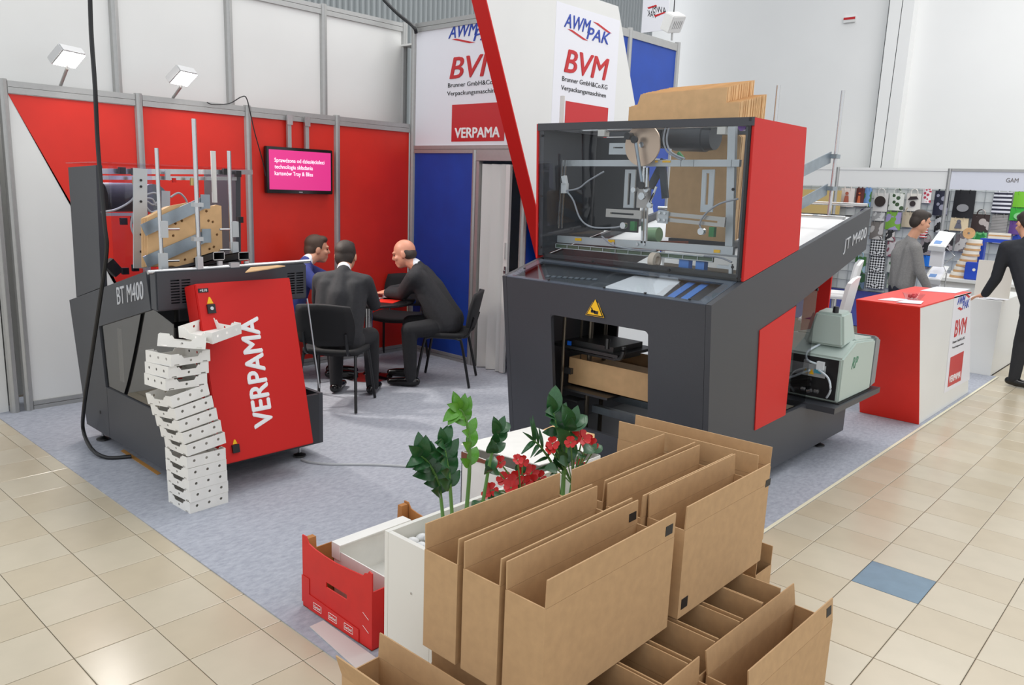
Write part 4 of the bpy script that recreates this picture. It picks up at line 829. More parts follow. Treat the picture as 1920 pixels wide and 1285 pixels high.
MB().prism([(cx0+.05, cy0-.001, .012), (cx0+.42, cy0-.001, .012), (cx0+.42, cy0-.001, .07), (cx0+.05, cy0-.001, .085)], (0, -.003, 0)).build('base_strip', RC, cr)
MB().box((cx0-.004, cy0-.003, .03), (cx0+.055, cy0-.001, .16)).build('side_tab', RC, cr)
WL_ = mat('white_outline', srgb(235, 225, 220), .5)
for k in range(3):
    x = cx0+.09+k*.115; z = .03; mb = MB()
    for a, b_ in (((x, z), (x+.06, z)), ((x+.06, z), (x+.06, z+.03)), ((x+.06, z+.03), (x, z+.03)), ((x, z+.03), (x, z))): mb.tube([(a[0], cy0-.0045, a[1]), (b_[0], cy0-.0045, b_[1])], .0012, 4)
    bd = mb.build('printed_badge', WL_, cr); text('Garland', 'lettering', WL_, bd, (x+.006, cy0-.0045, z+.009), X3, Z3, .048, .013)
for z in (.08, .14): MB().tube([(cx1-.06, cy0-.001, z+.02), (cx1-.02, cy0-.001, z)], .0012, 4).build('printed_line', WL_, cr)
wt = thing('white_lidded_tray', 'white cardboard tray with a folded-over lid edge inside the red crate', 'tray', (1.2, .25, .012))
wx0, wx1, wy0, wy1, wz = .99, 1.415, .03, .44, .30
mb = MB(); mb.box((wx0, wy0, .012), (wx0+.005, wy1, wz)); mb.box((wx1-.005, wy0, .012), (wx1, wy1, wz)); mb.box((wx0, wy0, .012), (wx1, wy0+.005, wz-.03)); mb.box((wx0, wy1-.005, .012), (wx1, wy1, wz)); mb.box((wx0, wy0, .10), (wx1, wy1, .105)); mb.build('tray_body', WCARD, wt)
mb = MB(); mb.box((wx0-.004, wy0-.006, wz), (wx0+.06, wy1, wz+.005)); mb.box((wx0-.004, wy0-.006, wz-.07), (wx0+.055, wy0-.001, wz)); mb.build('lid_edge', WCARD, wt)
MB().box((1.25, .1, .106), (1.33, .2, .20)).build('inner_fold', WCARD, wt)
tag(MB().prism([(1.10, -.17, .007), (1.545, -.215, .007), (1.548, -.11, .007), (1.10, -.10, .007)], (0, 0, .004)).build('card_sheet', mat('pale_card_sheet', srgb(214, 206, 200), .6)), 'pale cardboard sheet lying on the carpet under the edge of the red crate', 'cardboard')
# ================================================================== WHITE SHIPPING BOX BEHIND THE PLANTER
wbx = thing('white_shipping_box', 'large white cardboard box with its lid lying open behind the planter', 'box', (1.1, 1.25, 0))
bx0, bx1, by0, by1, bz = .87, 1.42, .95, 1.48, .49
mb = MB(); mb.box((bx0, by0, .006), (bx0+.006, by1, bz)); mb.box((bx1-.006, by0, .006), (bx1, by1, bz)); mb.box((bx0, by0, .006), (bx1, by0+.006, bz)); mb.box((bx0, by1-.006, .006), (bx1, by1, bz)); mb.box((bx0, by0, .006), (bx1, by1, .012)); mb.build('box_body', WCARD, wbx)
MB().prism([(bx0-.01, by0+.0, bz+.035), (bx1-.1, by0+.12, bz+.012), (bx1-.02, by1+.02, bz+.02), (bx0+.02, by1+.03, bz+.03)], (0, 0, .005)).build('lid_flap', WCARD, wbx)
MB().prism([(bx0+.0, by0-.002, bz-.035), (bx0+.3, by0-.002, bz-.01), (bx0+.3, by0-.002, bz), (bx0, by0-.002, bz)], (0, -.003, 0)).build('torn_edge', mat('brown_torn_edge', srgb(120, 70, 50), .8), wbx)
MB().prism([(bx0+.05, by1+.0, bz+.0), (bx1-.05, by1, bz), (bx1-.1, by1+.06, bz+.085), (bx0+.16, by1+.06, bz+.07)], (0, .005, 0)).build('rear_flap', CARDL, wbx)
# ================================================================== TABLE, CHAIRS, PEOPLE
tc_ = Vector((-2.35, 2.78, 0)); TZ = .79
tb_ = thing('round_meeting_table', 'round meeting table with a chrome disc base between the seated men', 'table', (tc_.x, tc_.y, 0))
MB().lathe([(.45, TZ-.028), (.46, TZ-.02), (.46, TZ-.006), (.45, TZ)], (tc_.x, tc_.y, 0), 48).build('table_top', mat('black_table_top', srgb(34, 33, 34), .25), tb_, smooth=True)
MB().lathe([(.04, .03), (.04, TZ-.03)], (tc_.x, tc_.y, 0), 20).build('column', STEEL, tb_, smooth=True)
MB().lathe([(.235, .0062), (.235, .012), (.20, .022), (.06, .04), (.045, .06)], (tc_.x, tc_.y, 0), 40).build('base_disc', mat('chrome_base', srgb(170, 160, 160), .12, 1), tb_, smooth=True)
def paper(nm, label, x, y, w, h, rz, m, z=TZ+.001, t=.003, cat='leaflet', group=None):
    o = MB().box((-w/2, -h/2, 0), (w/2, h/2, t)).build(nm, m); o.location = (x, y, z); o.rotation_euler = (0, 0, rz); return tag(o, label, cat, group)
paper('red_brochure', 'red and white brochure lying on the meeting table', -2.14, 2.86, .20, .28, .5, RED); paper('paper_sheet', 'white paper sheet under the bald man’s hand on the table', -2.28, 3.03, .21, .29, .9, WPRINT, cat='paper'); paper('paper_sheet', 'open white booklet in the middle of the meeting table', -2.42, 2.8, .3, .2, .3, WPRINT, cat='paper')
def make_chair():
    r = thing('conference_chair', 'x', 'chair', (0, 0, 0), 0, 'black conference chairs around the meeting table', world=False)
    cl = mat('black_chair_cloth', srgb(30, 30, 32), .8, bump=(400, .1)); fm = mat('black_frame_tube', srgb(22, 22, 24), .35)
    sv = []; nx, ny = 8, 7
    def sheet(nm, P, th, m):
        mb = MB(); vs = [P(i/(nx-1)*2-1, j/(ny-1)*2-1) for j in range(ny) for i in range(nx)]
        fs = [(j*nx+i, j*nx+i+1, (j+1)*nx+i+1, (j+1)*nx+i) for j in range(ny-1) for i in range(nx-1)]
        o = mb.add(vs, fs).build(nm, m, r, smooth=True); md = o.modifiers.new('t', 'SOLIDIFY'); md.thickness = th; md.offset = 0
        dg = bpy.context.evaluated_depsgraph_get(); me = bpy.data.meshes.new_from_object(o.evaluated_get(dg)); o.modifiers.clear(); o.data = me; me.shade_smooth(); return o
    def sq(u, v, p=.35): 
        k = max(abs(u), abs(v)); l = math.hypot(u, v); return (u*(1-p+p*k/l) if l else 0, v*(1-p+p*k/l) if l else 0)
    def seat(u, v): a, b = sq(u, v); return (a*.235, b*.215+.01, .475-.012*(1-a*a)-(.02*max(0, b)**3)+(.0))
    def back(u, v): a, b = sq(u, v); return (a*.235, -.245-.045*(b+1)*.8+.045*a*a, .70+b*.165)
    sheet('seat', seat, .04, cl); sheet('backrest', back, .03, cl)
    for s in (-1, 1):
        MB().tube(smoothpts([(s*.245, .24, 0.012), (s*.215, .17, .40), (s*.21, .15, .44), (s*.21, .10, .452)], 5), .0125, 8).build('leg', fm, r, smooth=True)
        MB().tube(smoothpts([(s*.245, -.25, 0.012), (s*.215, -.17, .40), (s*.21, -.14, .44), (s*.21, -.09, .452)], 5), .0125, 8).build('leg', fm, r, smooth=True)
        MB().tube([(s*.21, .12, .452), (s*.21, -.12, .452)], .0125, 8).build('seat_rail', fm, r)
        MB().tube(smoothpts([(s*.17, -.1, .452), (s*.17, -.2, .46), (s*.17, -.235, .52), (s*.17, -.27, .64)], 5), .011, 8).build('back_support', fm, r, smooth=True)
    MB().tube([(-.21, .1, .448), (.21, .1, .448)], .011, 8).build('cross_rail', fm, r)
    MB().tube(smoothpts([(-.2, -.265, .57)] + [(x, -.33+.045*(x/.235)**2*.6, .867) for x in (-.19, 0, .19)]+[(.2, -.265, .57)], 8), .006, 6).build('backrest_trim', mat('worn_grey_trim', srgb(92, 92, 90), .4), r) if 0 else None
    return r
chr0 = make_chair(); CH0 = [True]
def chair(x, y, dx, dy, label):
    o = chr0 if CH0[0] else copy_tree(chr0); CH0[0] = False
    o.scale = (1.07,)*3; o.location = (x, y, .0062-.0075); o.rotation_euler = (0, 0, math.atan2(-dx, dy)); o['label'] = label; return o
chair(-1.755, 1.985, -.57, .82, 'black conference chair under the man with his back turned'); chair(-1.76, 3.28, -.79, -.61, 'black conference chair under the bald man in a dark suit')
chair(-2.78, 3.5, .5, -.85, 'empty black conference chair behind the meeting table'); chair(-2.80, 2.20, .55, .83, 'black conference chair under the man in the blue sweater')
# ---------------------------------------------------------------- people
def blob(name, prims, m, parent, voxel=.012, it=4, fac=.5):
    bm = bmesh.new()
    for p in prims:
        if p[0] == 'c':
            _, a, b, ra, rb = p; a, b = Vector(a), Vector(b); tmp = bmesh.new()
            for c, rr in ((a, ra), (b, rb)): bmesh.ops.create_icosphere(tmp, subdivisions=2, radius=rr, matrix=Matrix.Translation(c))
            h = bmesh.ops.convex_hull(tmp, input=tmp.verts); bmesh.ops.delete(tmp, geom=[g for g in h['geom_interior'] if isinstance(g, bmesh.types.BMVert)], context='VERTS')
        else:
            _, c, rad, R = p; tmp = bmesh.new(); M = Matrix.Translation(Vector(c)) @ (R.to_4x4() if R else Matrix.Identity(4)) @ Matrix.Diagonal((*rad, 1)); bmesh.ops.create_icosphere(tmp, subdivisions=3, radius=1, matrix=M)
        me = bpy.data.meshes.new('t'); tmp.to_mesh(me); tmp.free(); bm.from_mesh(me); bpy.data.meshes.remove(me)
    me = bpy.data.meshes.new(name); bmesh.ops.recalc_face_normals(bm, faces=bm.faces); bm.to_mesh(me); bm.free()
    o = bpy.data.objects.new(name, me); COL.objects.link(o)
    md = o.modifiers.new('r', 'REMESH'); md.mode = 'VOXEL'; md.voxel_size = voxel; sm = o.modifiers.new('s', 'SMOOTH'); sm.iterations = it; sm.factor = fac
    dg = bpy.context.evaluated_depsgraph_get(); me2 = bpy.data.meshes.new_from_object(o.evaluated_get(dg)); bpy.data.objects.remove(o); bpy.data.meshes.remove(me)
    me2.shade_smooth(); me2.materials.clear(); me2.materials.append(m); me2.name = name
    return link(name, me2, parent)
def hand(w, d, palm_n, L=.18, curl=.5):
    """palm + five fingers: w wrist, d direction of the hand, palm_n palm normal (down)"""
    w, d, n = Vector(w), Vector(d).normalized(), Vector(palm_n).normalized(); s = d.cross(n).normalized(); pr = []
    k = w+d*.05; pr.append(('e', w+d*.05, (.042, .055, .018), Matrix((s, d, n)).transposed()))
    pr.append(('c', w-d*.02, w+d*.03, .027, .028))
    for i, (o_, l) in enumerate(((-.031, .066), (-.011, .076), (.010, .072), (.030, .056))):
        a = w+d*.092+s*o_; b = a+(d*math.cos(curl*.5)+n*math.sin(curl*.5))*l*.5; c = b+(d*math.cos(curl*1.3)+n*math.sin(curl*1.3))*l*.5
        pr += [('c', a-d*.03, a, .0105, .0098), ('c', a, b, .0098, .009), ('c', b, c, .009, .0075)]
    a = w+d*.03-s*.038; b = a+(d*.7-s*.6+n*.2).normalized()*.04; c = b+(d*.95-s*.15+n*.3).normalized()*.03
    pr += [('c', a+s*.012, b, .014, .0105), ('c', b, c, .0105, .0085)]
    return pr
def head_prims(c, f, u, k=1.0):
    c, f = Vector(c), Vector(f).normalized(); u = (Vector(u)-f*Vector(u).dot(f)).normalized(); r = f.cross(u).normalized(); R = Matrix((r, f, u)).transposed()
    q = lambda a, b, d: c+r*a*k+f*b*k+u*d*k
    pr = [('e', q(0, -.012, .03), (.076*k, .096*k, .092*k), R), ('e', q(0, .018, -.03), (.066*k, .078*k, .085*k), R), ('e', q(0, .055, -.085), (.036*k, .036*k, .03*k), R),
          ('c', q(0, .088, .012), q(0, .104, -.020), .010*k, .0150*k), ('e', q(0, .078, .028), (.055*k, .022*k, .013*k), R), ('e', q(0, .084, -.058), (.026*k, .017*k, .009*k), R), ('e', q(0, .083, -.072), (.022*k, .016*k, .008*k), R)]
    for s in (-1, 1): pr += [('e', q(s*.078, -.008, -.005), (.010*k, .022*k, .034*k), R), ('e', q(s*.04, .062, -.02), (.026*k, .026*k, .022*k), R)]
    return pr, q, R
def person(name_label, group, J, look, style):
    r = thing('person', name_label, 'person', (J['pel'][0], J['pel'][1], J.get('z0', 0)))
    V = lambda k: Vector(J[k]); f, u = J['face'], J.get('hup', (0, 0, 1)); k = 1.12
    hp, q, R = head_prims(V('head'), f, u, k)
    P, N = V('pel'), V('neck'); ch = J.get('chest'); ch = Vector(ch) if ch else P.lerp(N, .62); bel = P.lerp(ch, .45) if 'belly' not in J else V('belly')
    body = list(hp)+[('c', N, V('head')+Vector((0, 0, -.04)), .062, .06), ('c', P, ch, .075, .08), ('c', ch, N, .08, .055)]
    sh = {}
    for s in 'LR':
        if 'sh'+s not in J: continue
        S, E_, W_ = V('sh'+s), V('el'+s), V('wr'+s)
        body += [('c', S, E_, .045, .038), ('c', E_, W_, .036, .026), ('c', ch.lerp(N, .6), S, .05, .045)]
        body += hand(W_, J['hd'+s], J.get('hn'+s, (0, 0, -1)), curl=J.get('curl', .5))
    for s in 'LR':
        if 'kn'+s not in J: continue
        body += [('c', V('hip'+s), V('kn'+s), .07, .05), ('c', V('kn'+s), V('an'+s), .048, .035), ('c', P, V('hip'+s), .09, .075)]
    blob('body', body, style['skin'], r, .0075, 5)
    # eyes
    for s in (-1, 1):
        if style.get('eyes', True):
            o = MB().lathe([(.0, -.007), (.006, -.005), (.0075, 0), (.006, .005), (.0, .007)], (0, 0, 0), 10).build('eye', mat('dark_eye', srgb(40, 30, 26), .2), r, smooth=True); attach(o, r); o.location = q(s*.032, .083, .006)
            MB().tube([q(s*.020, .094, .026), q(s*.032, .091, .030), q(s*.044, .083, .028)], .0032, 6).build('eyebrow', style['hair'], r)
    # hair
    if style.get('bald'):
        hr = [('e', q(0, -.045, -.012), (.079*k, .064*k, .058*k), R)]+[('e', q(s*.064, -.022, .004), (.016*k, .046*k, .036*k), R) for s in (-1, 1)]
    else:
        hr = [('e', q(0, -.022, .048), (.081*k, .093*k, .082*k), R), ('e', q(0, -.056, -.005), (.074*k, .058*k, .08*k), R), ('e', q(0, .035, .088), (.06*k, .05*k, .035*k), R)]+[('e', q(s*.066, -.014, .025), (.016*k, .042*k, .045*k), R) for s in (-1, 1)]
    blob('hair', hr, style['hair'], r, .009, 3)
    # upper garment: shoulder-to-hip panels make a flat broad back
    side = J['Rz'] @ Vector((1, 0, 0)); fwd = J['Rz'] @ Vector((0, 1, 0)); up_ = (N-P).normalized()
    g = [('c', P+up_*.02, ch, style['bellyd'], .125), ('c', ch, N-up_*.05, .125, .085), ('c', N-up_*.05, N+up_*.01, .085, .064), ('c', P+fwd*style['bf'], bel+fwd*style['bf'], style['bellyd']*.95, style['bellyd'])]
    for s, sg in (('L', -1), ('R', 1)):
        if 'sh'+s not in J: continue
        S, E_, W_ = V('sh'+s), V('el'+s), V('wr'+s); In = N.lerp(S, .62)-up_*.05
        g += [('c', In-up_*.03, P+side*sg*style['hipw']*.55+up_*.02, .105, style['hipw']*.62), ('c', N-up_*.045, S, .075, style['ar']+.006), ('c', In-up_*.10, S, .085, style['ar']+.004)]
        g += [('c', S, E_, style['ar']+.008, style['ar']-.006), ('c', E_, E_.lerp(W_, .93), style['ar']-.006, style['ar']-.018)]
    for s in 'LR':
        if style.get('skirt') and 'hip'+s in J: g += [('c', V('hip'+s), V('hip'+s).lerp(V('kn'+s), style['skirt']), .115, .105)]
    blob(style.get('topname', 'jacket'), g, style['top'], r, .012, 8)
    if style.get('collar'):
        mbc = []; n_ = N+(V('head')-N)*.12
        blob('shirt_collar', [('c', N+(V('head')-N)*.02, N+(V('head')-N)*.26, .066, .058)], style['collar'], r, .01, 3)
    for s in 'LR':
        if style.get('cuff') and 'wr'+s in J: blob('shirt_cuff', [('c', V('el'+s).lerp(V('wr'+s), .88), V('wr'+s), .036, .034)], style['cuff'], r, .009, 2)
    # trousers
    tp = []
    for s in 'LR':
        if 'kn'+s not in J: continue
        H, K, A = V('hip'+s), V('kn'+s), V('an'+s); tp += [('c', P+Vector((0, 0, -.02)), H, .11, .105), ('c', H, K, .103, .078), ('c', K, A+Vector((0, 0, -.02)), .078, .058)]
    if tp: blob('trousers', tp, style['trousers'], r, .012, 4)
    for s in 'LR':
        if 'ft'+s in J:
            A, F = V('an'+s), V('ft'+s); z = J.get('z0', 0)+.0115; d = (F-A); d.z = 0; d.normalize(); a0 = Vector((A.x, A.y, z+.045)); t1 = a0+d*.20
            blob('shoe', [('c', a0-d*.05+Vector((0, 0, -.0)), a0+d*.02, .043, .05), ('c', a0+d*.02+Vector((0, 0, -.005)), a0+d*.12-Vector((0, 0, .008)), .047, .04), ('c', a0+d*.12-Vector((0, 0, .008)), t1-Vector((0, 0, .012)), .042, .032)], style['shoe'], r, .009, 3)
    return r
SHOE = mat('polished_black_leather', srgb(20, 19, 20), .18); HAIRD = mat('dark_brown_hair', srgb(48, 38, 32), .6, bump=(250, .3)); HAIRB = mat('short_brown_hair', srgb(74, 56, 44), .6, bump=(250, .3)); HAIRG = mat('greying_dark_hair', srgb(66, 56, 50), .6, bump=(250, .3))
SH_W = mat('white_shirt', srgb(228, 230, 236), .6); SH_B = mat('pale_blue_shirt', srgb(196, 210, 235), .6); BLS = mat('navy_blue_sweater', srgb(54, 64, 130), .85, bump=(300, .1))
TRS = mat('dark_trousers', srgb(34, 34, 37), .85, grain=(40, .1))
def RZ(dx, dy): return Matrix.Rotation(math.atan2(-dx, dy), 3, 'Z')
def seated(sx, sy, d, lean, spread, head, face, reach, feet, seat=.50, shw=.20, chest_up=.34, neck_up=.56, hands=None):
    d = Vector((d[0], d[1], 0)).normalized(); l = Vector((-d.y, d.x, 0)); P = Vector((sx, sy, seat+.09))
    N = P+d*lean+Z3*neck_up; ch = P.lerp(N, .62)-d*.02
    J = dict(pel=P, neck=N, chest=ch, head=head, face=face, Rz=RZ(d.x, d.y), z0=0)
    for s, sg in (('L', 1), ('R', -1)):
        S = N+l*sg*shw-Z3*.075-d*.015; J['sh'+s] = S
        if hands and s in hands: E_, W_, hd = hands[s]; J['el'+s], J['wr'+s], J['hd'+s] = Vector(E_), Vector(W_), hd
        else: J['el'+s] = S+d*.10+l*sg*.06-Z3*.26; J['wr'+s] = S+d*.30-l*sg*.02-Z3*.34; J['hd'+s] = d-Z3*.15-l*sg*.3
        J['hip'+s] = P+l*sg*.09-Z3*.02; F = Vector((*feet[s], .10)); kn = J['hip'+s].lerp(Vector((F.x, F.y, P.z-.04)), 1.0); hz = Vector((kn.x-J['hip'+s].x, kn.y-J['hip'+s].y, 0)); hz = hz.normalized()*.41 if hz.length > .01 else d*.41
        J['kn'+s] = J['hip'+s]+hz+Z3*(-.015); J['an'+s] = F; J['ft'+s] = F+d*.2
    return J
# man with his back to us
d1 = Vector((-.57, .82, 0)); hd1 = Vector((-1.93, 2.21, 1.262))
J = seated(-1.715, 1.965, d1, .16, 0, hd1, (-.62, .75, -.05), None, {'L': (-2.07, 2.20), 'R': (-1.82, 2.42)}, neck_up=.55, hands={'L': ((-2.12, 2.05, .86), (-2.22, 2.32, .85), (-.1, 1, 0)), 'R': ((-1.72, 2.36, .85), (-2.0, 2.50, .85), (-.9, .5, 0))})
base_st = dict(skin=SKIN, hair=HAIRD, top=SUIT, trousers=TRS, shoe=SHOE, hipw=.185, bellyw=.175, bellyd=.125, chw=.20, ar=.066, skirt=.25, bf=.0)
person('man in a charcoal suit seated with his back turned, dark hair', None, J, None, dict(base_st, collar=SH_W))
# bald man
d2 = Vector((-.79, -.61, 0)); hd2 = Vector((-2.12, 3.03, 1.238))
J = seated(-1.74, 3.30, d2, .33, 0, hd2, (-.75, -.55, -.28), None, {'L': (-1.80, 2.86), 'R': (-2.10, 3.10)}, neck_up=.53, shw=.22, hands={'L': ((-2.08, 2.98, .86), (-2.24, 2.93, .85), (-.9, -.3, -.05)), 'R': ((-2.25, 3.28, .88), (-2.36, 3.05, .845), (-.5, -.8, -.1))})
person('bald man in a dark suit leaning over the meeting table', None, J, None, dict(base_st, hair=HAIRG, bald=True, collar=SH_W, cuff=SH_B, bellyd=.15, hipw=.22, bf=.06, ar=.074, skin=mat('ruddy_skin', srgb(222, 156, 128), .45, grain=(9, .05))))
# man in the blue sweater
d3 = Vector((.55, .83, 0)); hd3 = Vector((-2.80, 2.50, 1.245))
J = seated(-2.86, 2.22, d3, .16, 0, hd3, (.35, .93, -.08), None, {'L': (-2.66, 2.60), 'R': (-2.50, 2.48)}, neck_up=.53, hands={'L': ((-2.86, 2.70, .93), (-2.62, 2.74, .95), (.7, .5, .2)), 'R': ((-2.50, 2.32, .90), (-2.48, 2.50, .93), (.1, .9, .3))})
person('man in a navy blue sweater and white collar seated facing the bald man', None, J, None, dict(base_st, hair=HAIRB, top=BLS, topname='sweater', collar=SH_W))
# ================================================================== TV
XT = -3.085
tv = thing('flat_screen_tv', 'black flat screen showing a pink slide on the red wall', 'television', (XT, 2.51, 1.77))
TVY0, TVY1, TVZ0, TVZ1 = 2.139, 2.886, 1.768, 2.205
MB().box((XT-.05, TVY0, TVZ0), (XT, TVY1, TVZ1)).build('bezel', mat('gloss_black', srgb(18, 16, 18), .15), tv, bevel=.006)
scr = MB().box((XT, TVY0+.028, TVZ0+.035), (XT+.002, TVY1-.025, TVZ1-.028)).build('screen', mat('pink_screen', srgb(200, 40, 120), .3, emit=(srgb(222, 58, 136), .55)), tv)
LS = mat('screen_lettering', (1, .9, .97), .4, emit=((1, .9, .97), .8))
for k, (s, w_) in enumerate((('Sprawdzona od dziesięcioleci', .56), ('technologia składania', .425), ('kartonów Tray & Bliss', .425))):
    text(s, 'slide_text', LS, scr, (XT+.002, TVY0+.085, TVZ1-.155-k*.062), Y3, Z3, w_, .05, depth=.0008)
MB().box((XT, 2.49, TVZ0+.012), (XT+.001, 2.53, TVZ0+.018)).build('maker_mark', LGREY, tv)
for px in (541, 574):
    y = pX(px, 250, -3.12).y
    r_ = MB().box((-3.13, y-.02, 2.0), (-3.10, y+.02, 2.50)).build('mount_profile', ALU, tv); MB().box((-3.105, y-.03, 2.42), (-3.09, y+.03, 2.51)).build('mount_clamp', STEEL, r_)
tag(MB().tube(smoothpts([pX(x, y, -3.09) for x, y in ((388, 192), (400, 196), (430, 194), (452, 182), (462, 184), (470, 215), (478, 250), (492, 300), (498, 330))], 6), .005, 6).build('tv_lead', BLACK, smooth=True), 'thin black lead running along the wall top down to the screen', 'cable')
tag(MB().tube(smoothpts([pY(720, 0, 3.9), pY(745, 25, 3.9), pY(775, 50, 3.9), pY(780, 62, 3.93)], 6), .02, 8).build('roof_cable', BLACK, smooth=True), 'thick black cable dropping onto the top of the cabin', 'cable')
# flood lamps on the wall top
for k, (x, y) in enumerate(((130, 112), (345, 148))):
    c = pX(x, y, -2.93); d = Vector((.58, .28, -.76)).normalized(); Rm = d.to_track_quat('Z', 'Y').to_matrix()
    fl = thing('flood_lamp', ('bright flood lamp on the wall top over the white and red panel', 'bright flood lamp on the wall top over the all-red panel')[k], 'lamp', c)
    M4 = Matrix.Translation(c) @ Rm.to_4x4()
    MB().box((-.11, -.08, -.07), (.11, .08, 0), M4).build('housing', mat('silver_lamp', srgb(200, 200, 200), .4, .3), fl, bevel=.008)
    MB().box((-.10, -.07, .0), (.10, .07, .004), M4).build('glowing_glass', mat('lamp_glow', (1, 1, 1), .5, emit=((1, .97, .92), 20)), fl)
    MB().tube([c-d*.05, Vector((c.x-.06, c.y, c.z-.06)), Vector((XW, c.y, 2.555))], .012, 8).build('arm', ALU, fl)
    l = bpy.data.lights.new('flood_lamp_light', 'SPOT'); l.energy = 170; l.spot_size = 1.55; l.spot_blend = .8; l.shadow_soft_size = .1; l.color = (1, .95, .88)
    lo = bpy.data.objects.new('flood_lamp_light', l); COL.objects.link(lo); lo.location = c+d*.03; lo.rotation_euler = d.to_track_quat('-Z', 'Y').to_euler()
# ================================================================== RECEPTION COUNTER
ct = thing('reception_counter', 'leaning white and red reception counter with company prints', 'counter', (1.75, 6.2, 0))
cb, tp_, zc = .0075, 1.09, 1.09
def cq(y, z): return y-.425*z
MB().prism([(1.5, 5.44, .0075), (1.5, 7.14, .0075), (1.5, 7.14-.53, zc-.012), (1.5, 5.44-.463, zc-.012)], (.5, 0, 0)).build('counter_body', WHITE, ct)
MB().prism([(1.498, 5.44, .0075), (2.002, 5.44, .0075), (2.002, 5.44-.463, zc-.012), (1.498, 5.44-.463, zc-.012)], (0, -.012, 0)).build('red_front', RED, ct)
MB().prism([(1.498, 4.962, zc-.0115), (2.002, 4.962, zc-.0115), (2.002, 6.62, zc-.0115), (1.498, 6.62, zc-.0115)], (0, 0, .012)).build('red_top', RED, ct)
cc = lambda x, y: (1560+x*.24896, 500+y*.24896)
XC = 2.0008
def quad(parent, name, m, P, t=.0012): MB().slab([pX(*cc(*p), XC) for p in P], t).build(name, m, parent)
quad(ct, 'print_sheet', WPRINT, [(842, 955), (1036, 850), (1044, 195), (922, 222)])
XC = 2.0024
def tpx(body, m, bl, br, tl, **k):
    a, b, c = (pX(*cc(*p), XC) for p in (bl, br, tl)); text(body, 'lettering', m, ct, a, b-a, c-a, (b-a).length, (c-a).length, depth=.001, **k)
quad(ct, 'red_print_square', LRED, [(870, 910), (968, 858), (993, 636), (893, 686)])
XC = 2.0037; tpx('VERPAMA', LWHITE, (878, 880), (965, 835), (884, 828), bold=.03); XC = 2.0024
tpx('BVM', LRED, (918, 535), (1008, 500), (928, 408), bold=.02, shear=.15); tpx('Brunner GmbH&Co.KG', LBLACK, (908, 582), (998, 545), (910, 562)); tpx('Verpackungsmaschinen', LBLACK, (904, 625), (990, 590), (906, 605))
tpx('AWM', LBLUE, (942, 290), (1000, 275), (948, 230), bold=.02, shear=.2); tpx('PAK', LBLUE, (980, 325), (1030, 305), (985, 262), bold=.02, shear=.2)
quad(ct, 'red_slash', LRED, [(945, 318), (970, 332), (985, 318), (960, 304)]); quad(ct, 'red_slash', LRED, [(1005, 215), (1030, 237), (1042, 226), (1015, 206)])
def sheet_px(nm, label, P, m, z, cat='leaflet', group=None): 
    q = [pZ(*cc(*p), z) for p in P]; return tag(MB().prism(q, (0, 0, .002)).build(nm, m), label, cat, group)
zt_ = zc+.002
sheet_px('leaflet', 'white leaflets fanned along the red front edge of the counter', [(345, 250), (480, 262), (575, 248), (450, 236)], WPRINT, zt_); sheet_px('leaflet', 'white leaflet beside the candy bowl on the counter', [(480, 270), (670, 284), (690, 262), (560, 250)], WPRINT, zt_+.003)
sheet_px('brochure_sheet', 'large printed sheet lying at the far end of the red counter top', [(665, 182), (930, 202), (1045, 170), (790, 152)], mat('pale_print', srgb(222, 226, 236), .4), zt_)
c = pZ(*cc(610, 246), zt_+.006); bw = thing('candy_bowl', 'clear bowl of red candies on the counter', 'bowl', c)
MB().lathe([(.06, .0), (.078, .028), (.09, .05), (.087, .05), (.074, .03), (.056, .004)], c, 20).build('glass_bowl', PANE, bw, smooth=True)
bmx = bmesh.new(); bmesh.ops.create_icosphere(bmx, subdivisions=1, radius=.014); cm_ = bpy.data.meshes.new('candy'); bmx.to_mesh(cm_); bmx.free(); cm_.materials.append(MATS['red_lettering'])
for k in range(12):
    o = link('candy', cm_); o.location = c+Vector((random.uniform(-.035, .035), random.uniform(-.035, .035), .02+.006*(k % 4))); tag(o, 'small red candy in the clear bowl on the counter', 'candy', 'candies in the bowl')
# second white counter with leaflets
c2_ = thing('white_leaflet_counter', 'plain white box counter with leaflets beyond the reception counter', 'counter', (1.9, 8.6, 0))
a = pZ(1856, 706); ax, ay = a.x, a.y; zt2 = pY(1856, 563, ay).z
MB().box((ax-.36, ay, .006), (ax, ay+1.3, zt2)).build('counter_body', WHITE, c2_)
MB().box((ax-.36, ay+.35, zt2), (ax+.0, ay+.37, zt2+.42)).build('rear_board', mat('beige_white_board', srgb(222, 216, 206), .5), c2_)
for k in range(4): paper('leaflet', 'white leaflet spread on the plain white counter under the suited man’s hand', ax-.26+.07*k, ay+.12+.02*(k % 2), .1, .18, .5+.3*k, WPRINT, zt2+.001+.003*k, .0025, 'leaflet', 'leaflets under the hand')
# ================================================================== NEIGHBOUR STAND (bags)
YG = 13.2
sf = struct('wall_bag_stand', (0, YG, 0)); FW = mat('fascia_white', srgb(234, 234, 230), .5); FW2 = mat('fascia_cool_white', srgb(222, 224, 232), .5)
for x0, x1, m_ in ((-4.2, -1.89, FW), (-1.83, -.01, FW), (.05, 2.4, FW2)):
    MB().box((x0, YG, 2.155), (x1, YG+.02, 2.49)).build('fascia_board', m_, sf); MB().box((x0, YG-.01, 2.455), (x1, YG+.03, 2.50)).build('fascia_rail', ALU if m_ is FW2 else FW, sf)
for x in (-1.86, .02, 2.43): MB().lathe([(.03, 0), (.03, 2.5)], (x, YG, 0), 8).build('stand_post', ALU, sf)
a = pY(1886, 342, YG-.002); b_ = pY(1909, 343, YG-.002); text('GAM', 'lettering', mat('grey_brown_lettering', srgb(110, 104, 100), .5), sf, a, X3, Z3, b_.x-a.x, pY(1886, 334, YG).z-a.z)
